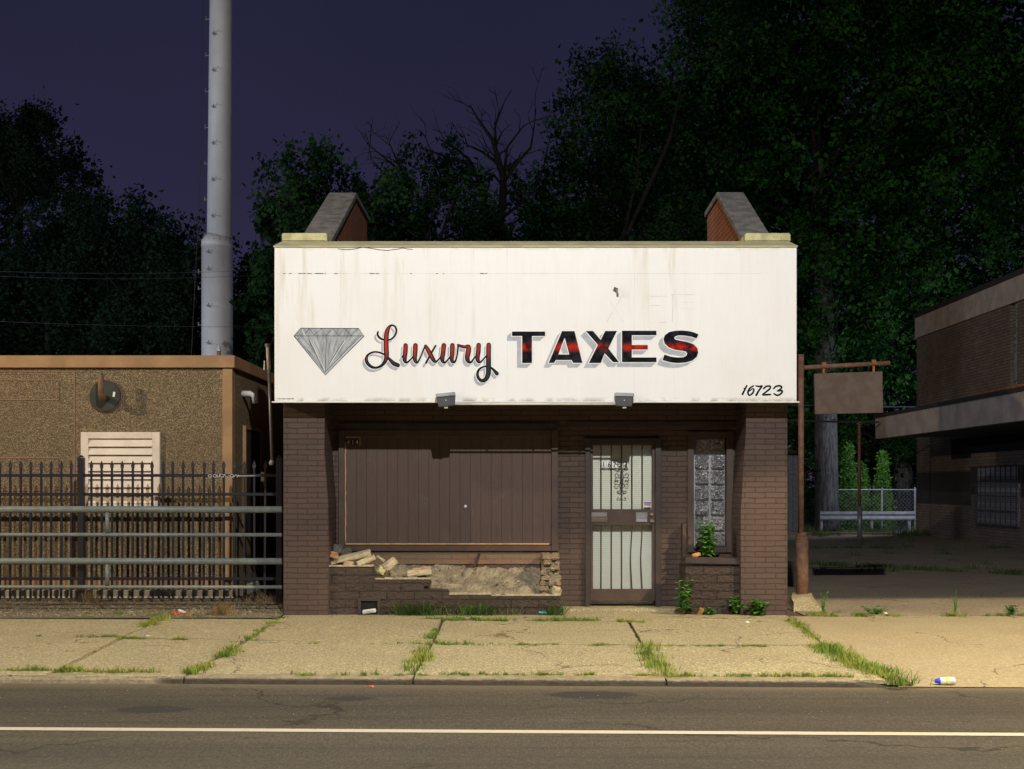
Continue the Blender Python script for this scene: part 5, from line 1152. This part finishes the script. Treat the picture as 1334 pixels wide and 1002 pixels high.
def crown_tree(name, label, trunk_px, y, trunk_top, lobes, leaf, per, clump, ncl, mat, trunk_r=.3, bark='bark', group='trees behind the buildings', depth=1.0, fill=.55, pxmin=None):
    """lobes: (px, py, rx_px, ry_px[, dy]) ellipsoids in the photograph, built as volumes at distance y"""
    t = thing(name, label, 'tree', (X(trunk_px, y), y, 0), group); lm_ = MB()
    Cs = []; Rs = []; m_ = MB(); top = Vector(P(trunk_px + (trunk_top[0] - trunk_px), trunk_top[1], y)); bs = Vector((X(trunk_px, y), y, -.02))
    mid = bs.lerp(top, .5) + Vector((.1, 0, 0)); m_.tube([bs - Vector((0, 0, .1)), bs + Vector((0, 0, .5)), mid, top], [trunk_r * 1.35, trunk_r * 1.02, trunk_r * .85, trunk_r * .6], 14)
    for lb_ in lobes:
        px, py, rx, ry = lb_[:4]; yy = y + (lb_[4] if len(lb_) > 4 else random.uniform(-1.2, 1.2)); c = np.array(P(px, py, yy)); rX = rx * yy / F; rZ = ry * yy / F; rY = (rX + rZ) / 2 * depth
        k = max(6, int(ncl * rX * rZ)); d = rand_dirs(k); rad = rng.uniform(0, 1, (k, 1)) ** fill; ks = max(3, k // 7); sub = d[:ks] * (.35 + .65 * rad[:ks]) * np.array([rX, rY, rZ]); pts = c + sub[rng.integers(0, ks, k)] + rng.normal(size=(k, 3)) * clump * np.array([.62, .62, .85])
        if pxmin: kp = (pts[:, 0] / pts[:, 1] * F + CX) > pxmin; pts = pts[kp]; k = len(pts)
        if k < 3: continue
        Cs.append(pts); Rs.append(clump * rng.uniform(.6, 1.35, k))
        if random.random() < .35: continue
        cv = Vector(c); ml = lm_; st0 = top.lerp(bs, random.uniform(0, .35) if lb_[1] > trunk_top[1] - 40 else random.uniform(0, .12))
        mid = st0.lerp(cv, .5) + Vector((random.gauss(0, .3), random.gauss(0, .3), random.uniform(0, .5))); r0 = max(.05, trunk_r * .25); lm_.tube([st0, mid, cv], [r0, r0 * .6, r0 * .28], 7)
        for q in pts[rng.choice(k, min(k, 5), replace=False)]:
            q = Vector(q); md = cv.lerp(q, .5) + Vector((random.gauss(0, .15), random.gauss(0, .15), random.gauss(0, .15))); lm_.tube([cv, md, q], [r0 * .28, r0 * .16, .012], 5)
    C = np.concatenate(Cs); R = np.concatenate(Rs); V, Fc = leaves(C, R * .72, int(per * 3.6), leaf * .60, 1.15)
    V2, F2 = leaves(C + np.array([0, .5, 0]), R * 1.15, int(per * 1.1), leaf * .8, .75, .9)          # bigger inner sprays close the crown
    Fc = np.concatenate([Fc, F2 + len(V)]); V = np.concatenate([V, V2])
    npmesh('crown', V, Fc, mat, t); m_.build('trunk', bark, t, smooth=True, fixn=False); lm_.build('limbs', 'bark_dark', t, smooth=True, fixn=False); return t
random.seed(33)
# the great tree on the right: trunk at 1077 px
crown_tree('leafy_tree', 'huge leafy tree with a thick ridged trunk rising beyond the parking lot', 1077, 46, (1066, 215),
  [(960, 60, 90, 75), (1060, 20, 110, 90), (1180, 30, 110, 90), (1290, 60, 90, 80), (900, 130, 80, 70), (1000, 150, 110, 85), (1120, 140, 110, 85), (1230, 170, 100, 90), (1320, 190, 70, 80),
   (930, 230, 90, 70), (1040, 250, 100, 60), (1150, 270, 90, 70), (1250, 290, 90, 60), (1330, 300, 60, 50), (1120, 360, 60, 60), (1180, 400, 60, 50), (1090, 440, 45, 50), (1165, 450, 55, 40), (1070, 330, 50, 40),
   (940, -50, 90, 70), (1060, -80, 130, 80), (1220, -70, 130, 80), (960, 300, 90, 45)],
  .30, 24, .95, 9, 'leaf_big', .42, 'bark_pale', fill=.5)
crown_tree('leafy_tree', 'broad dark leafy tree directly behind the shop between the parapets', 800, 40, (800, 330),
  [(840, 110, 60, 55), (790, 120, 26, 45), (900, 60, 50, 60), (760, 175, 48, 50), (850, 190, 80, 60), (730, 240, 50, 45), (800, 260, 70, 55), (900, 260, 70, 60), (690, 270, 38, 40), (660, 300, 30, 32), (760, 320, 90, 40), (880, 330, 80, 45), (745, 130, 14, 10)],
  .24, 24, .7, 13, 'leaf_dark', .35)
crown_tree('leafy_tree', 'dark bushy tree left of the left parapet with feathery top', 400, 34, (400, 330),
  [(362, 262, 26, 24), (352, 300, 30, 34), (388, 247, 34, 30), (430, 235, 26, 26), (427, 218, 10, 10), (400, 290, 60, 45), (460, 260, 40, 34), (366, 340, 40, 45), (480, 300, 50, 45), (350, 380, 24, 50), (356, 440, 26, 50), (500, 250, 30, 22)],
  .24, 20, .42, 26, 'leaf_dark', .22, pxmin=322)
crown_tree('leafy_tree', 'dark low tree behind the middle of the sign under the bare branches', 560, 37, (560, 340),
  [(530, 250, 36, 28), (570, 235, 34, 30), (600, 265, 42, 36), (545, 290, 50, 40), (610, 300, 50, 36), (650, 310, 36, 26), (510, 300, 40, 36), (590, 225, 20, 16)],
  .22, 20, .5, 19, 'leaf_dark', .22)
crown_tree('leafy_tree', 'tall layered tree leaning in from the left edge above the dark row', 20, 52, (25, 250),
  [(12, 166, 46, 26), (50, 160, 18, 12), (-10, 198, 66, 32), (45, 200, 50, 22), (70, 240, 40, 18), (10, 245, 56, 24), (100, 255, 32, 14), (118, 240, 12, 10), (-50, 165, 50, 46), (85, 215, 26, 12), (-34, 272, 50, 22), (28, 152, 30, 14), (-60, 220, 60, 60)],
  .26, 20, .55, 19, 'leaf_left', .22, 'bark_dark')
crown_tree('leafy_tree', 'dark spreading tree just left of the steel mast', 190, 46, (190, 330),
  [(190, 300, 24, 26), (160, 320, 34, 34), (210, 330, 34, 34), (235, 365, 22, 24), (200, 380, 50, 50), (140, 360, 40, 50), (170, 430, 70, 50), (225, 420, 34, 50), (188, 283, 8, 12), (225, 318, 10, 12), (152, 292, 12, 10), (248, 352, 10, 10)],
  .26, 20, .55, 24, 'leaf_left', .13, 'bark_dark')
crown_tree('leafy_tree', 'dark full tree below the layered tree at the left edge', 60, 47, (60, 340),
  [(105, 290, 24, 22), (85, 320, 40, 30), (30, 330, 50, 30), (-20, 330, 50, 50), (70, 370, 60, 50), (10, 380, 60, 50), (120, 340, 40, 50), (60, 430, 80, 50), (-20, 430, 60, 50), (130, 430, 50, 50), (118, 280, 12, 10)],
  .26, 20, .55, 24, 'leaf_left', .14, 'bark_dark')
crown_tree('leafy_tree', 'dark tree in the gap right of the steel mast', 320, 50, (320, 380),
  [(325, 370, 34, 50), (320, 430, 40, 50), (310, 470, 40, 40), (345, 400, 40, 50), (262, 430, 24, 46), (250, 470, 30, 30)],
  .26, 18, .6, 15, 'leaf_left', .12)
# far dark trees that close the view at ground level on the right
crown_tree('leafy_tree', 'dark tree with pale trunk seen under the canopy beyond the guardrail', 1176, 54, (1172, 560),
  [(1165, 590, 40, 50), (1120, 540, 50, 40), (1200, 600, 40, 60), (1080, 560, 50, 60), (1040, 560, 40, 60), (1040, 620, 40, 50), (1100, 620, 50, 40), (1170, 660, 60, 30), (1060, 480, 50, 60), (1040, 420, 40, 60)],
  .26, 20, .6, 12, 'leaf_big', .45, 'bark_pale')
# hedge mass beyond the street
m = MB(); hd = None
HP = [(-200, 300), (0, 330), (60, 335), (110, 330), (165, 345), (235, 385), (262, 430), (300, 400), (330, 330), (400, 300), (480, 300), (560, 290), (640, 320), (690, 300), (720, 230), (790, 170), (850, 110), (900, 60), (960, 10), (1040, -60), (1600, -60)]
cp = []
while len(cp) < 4300:
    px = random.uniform(-200, 1560); py = random.uniform(-60, 640); y = random.uniform(57, 63)
    if py > np.interp(px, [a for a, b in HP], [b for a, b in HP]) + 14 and (px < 690 or random.random() < .8) and not (1090 < px < 1130 and 215 < py < 262): cp.append(P(px, py, y))
cpts = np.array(cp); V, Fc = leaves(cpts, np.full(len(cp), 1.05), 34, .34, .8, .8)
tag(npmesh('far_thicket', V, Fc, 'leaf_dark'), 'dark wood of far trees beyond the back street', 'thicket', kind='stuff')
# bare dead branches above the sign
dt = thing('dead_tree', 'bare dead tree with crooked branches against the purple sky', 'tree', (X(648, 39.5), 39.5, 0))
m = MB(); yD = 39.5; random.seed(12)
def q4(x, y): return (300 + x / 2.9, 120 + y / 2.9)
def twigs(p, d, L, r, depth):
    if depth == 0 or L < .12: return
    pts = [p]; dd = d.copy()
    for _ in range(3): dd = (dd + Vector((random.gauss(0, .22), random.gauss(0, .22), random.gauss(0, .16)))).normalized(); pts.append(pts[-1] + dd * L / 3)
    m.tube(pts, [r, r * .8, r * .6, r * .35], 5)
    for _ in range(random.choice((1, 2, 2))):
        i = random.choice((1, 2, 3)); twigs(pts[i], (dd + Vector((random.gauss(0, .7), random.gauss(0, .5), random.gauss(.1, .5)))).normalized(), L * .62, r * .55, depth - 1)
def limb(pts, r0, r1, tw=5):
    w_ = [Vector(P(*q4(a, b), yD + random.uniform(-.25, .25))) for a, b in pts]; n = len(w_); m.tube(w_, [r0 + (r1 - r0) * i / (n - 1) for i in range(n)], 7)
    for i in range(1, n):
        d = (w_[i] - w_[i - 1]).normalized()
        for _ in range(max(1, tw // n + 1)):
            t_ = random.random(); rr = (r0 + (r1 - r0) * i / (n - 1)) * .5; twigs(w_[i - 1].lerp(w_[i], t_), (d + Vector((random.choice((-1, 1)) * random.uniform(.3, .9), random.gauss(0, .3), random.uniform(0, .5)))).normalized(), random.uniform(.35, .95), max(.018, rr), 3)
base = Vector((X(652, yD), yD, 0)); m.tube([base, Vector(P(650, 420, yD)), Vector(P(*q4(1010, 560), yD))], [.32, .27, .2], 12)
limb([(1010, 565), (965, 450), (945, 330), (900, 272), (820, 245), (720, 210)], .15, .02, 9); limb([(1010, 560), (1028, 430), (1032, 330), (1012, 250), (990, 180), (940, 110), (905, 50)], .15, .02, 9)
limb([(1005, 270), (1002, 200), (1000, 130), (1030, 50)], .07, .02, 5); limb([(1034, 330), (1040, 270), (1045, 210), (1110, 125)], .07, .02, 6); limb([(1034, 340), (1090, 260), (1135, 210), (1145, 150), (1155, 65)], .06, .015, 4)
limb([(950, 340), (900, 250), (850, 215), (790, 178)], .06, .015, 5); limb([(1000, 520), (900, 450), (840, 440)], .06, .02, 4); limb([(1020, 480), (1100, 420), (1180, 300), (1210, 160)], .06, .012, 4); limb([(1000, 262), (950, 225), (895, 200), (890, 185)], .05, .015, 3)
m.build('trunk', 'dead_wood', dt, smooth=True, fixn=False)
dt2 = thing('dead_tree', 'thinner leafless tree top left of the bare crooked tree', 'tree', (X(545, yD), yD + .5, 0)); m = MB()
m.tube([(X(548, yD), yD, 0), Vector(P(546, 400, yD)), Vector(P(*q4(720, 460), yD))], [.2, .16, .09], 10)
limb([(720, 460), (700, 350), (620, 280), (560, 230), (515, 195)], .07, .012, 8); limb([(660, 320), (625, 250), (600, 190)], .05, .012, 6); limb([(700, 360), (600, 330), (530, 250)], .05, .012, 6); limb([(720, 430), (800, 330), (765, 240), (735, 165)], .05, .012, 5)
m.build('trunk', 'dead_wood', dt2, smooth=True, fixn=False)
# two arborvitae beyond the fence
def arbor(px, py_top, w_px, y, label):
    t = thing('evergreen_shrub', label, 'shrub', (X(px, y), y, 0), 'evergreens behind the guardrail'); ztop = Z(py_top, y); R0 = w_px * y / F / 2; n_ = 420
    h = rng.uniform(0, 1, n_) ** 1.1; rr = R0 * (1 - h) ** .75 * (.82 + .3 * np.sin(h * 23 + px)) ; a = rng.uniform(0, 6.283, n_); C = np.stack([X(px, y) + rr * np.cos(a), y + rr * np.sin(a), .15 + h * (ztop - .3)], 1)
    V, Fc = leaves(C, np.full(n_, .14), 16, .11, 1.4); npmesh('foliage', V, Fc, 'leaf_fir', t); MB().tube([(X(px, y), y, 0), (X(px, y), y, ztop - .4)], [.07, .02], 7).build('stem', 'bark', t)
arbor(1106, 577, 36, 47.6, 'tallest bright green evergreen behind the chain link fence'); arbor(1124, 604, 22, 48.0, 'small bright green evergreen crowding the right side of the tallest one'); arbor(1150, 588, 26, 47.6, 'slim bright green evergreen next to the tan brick building')
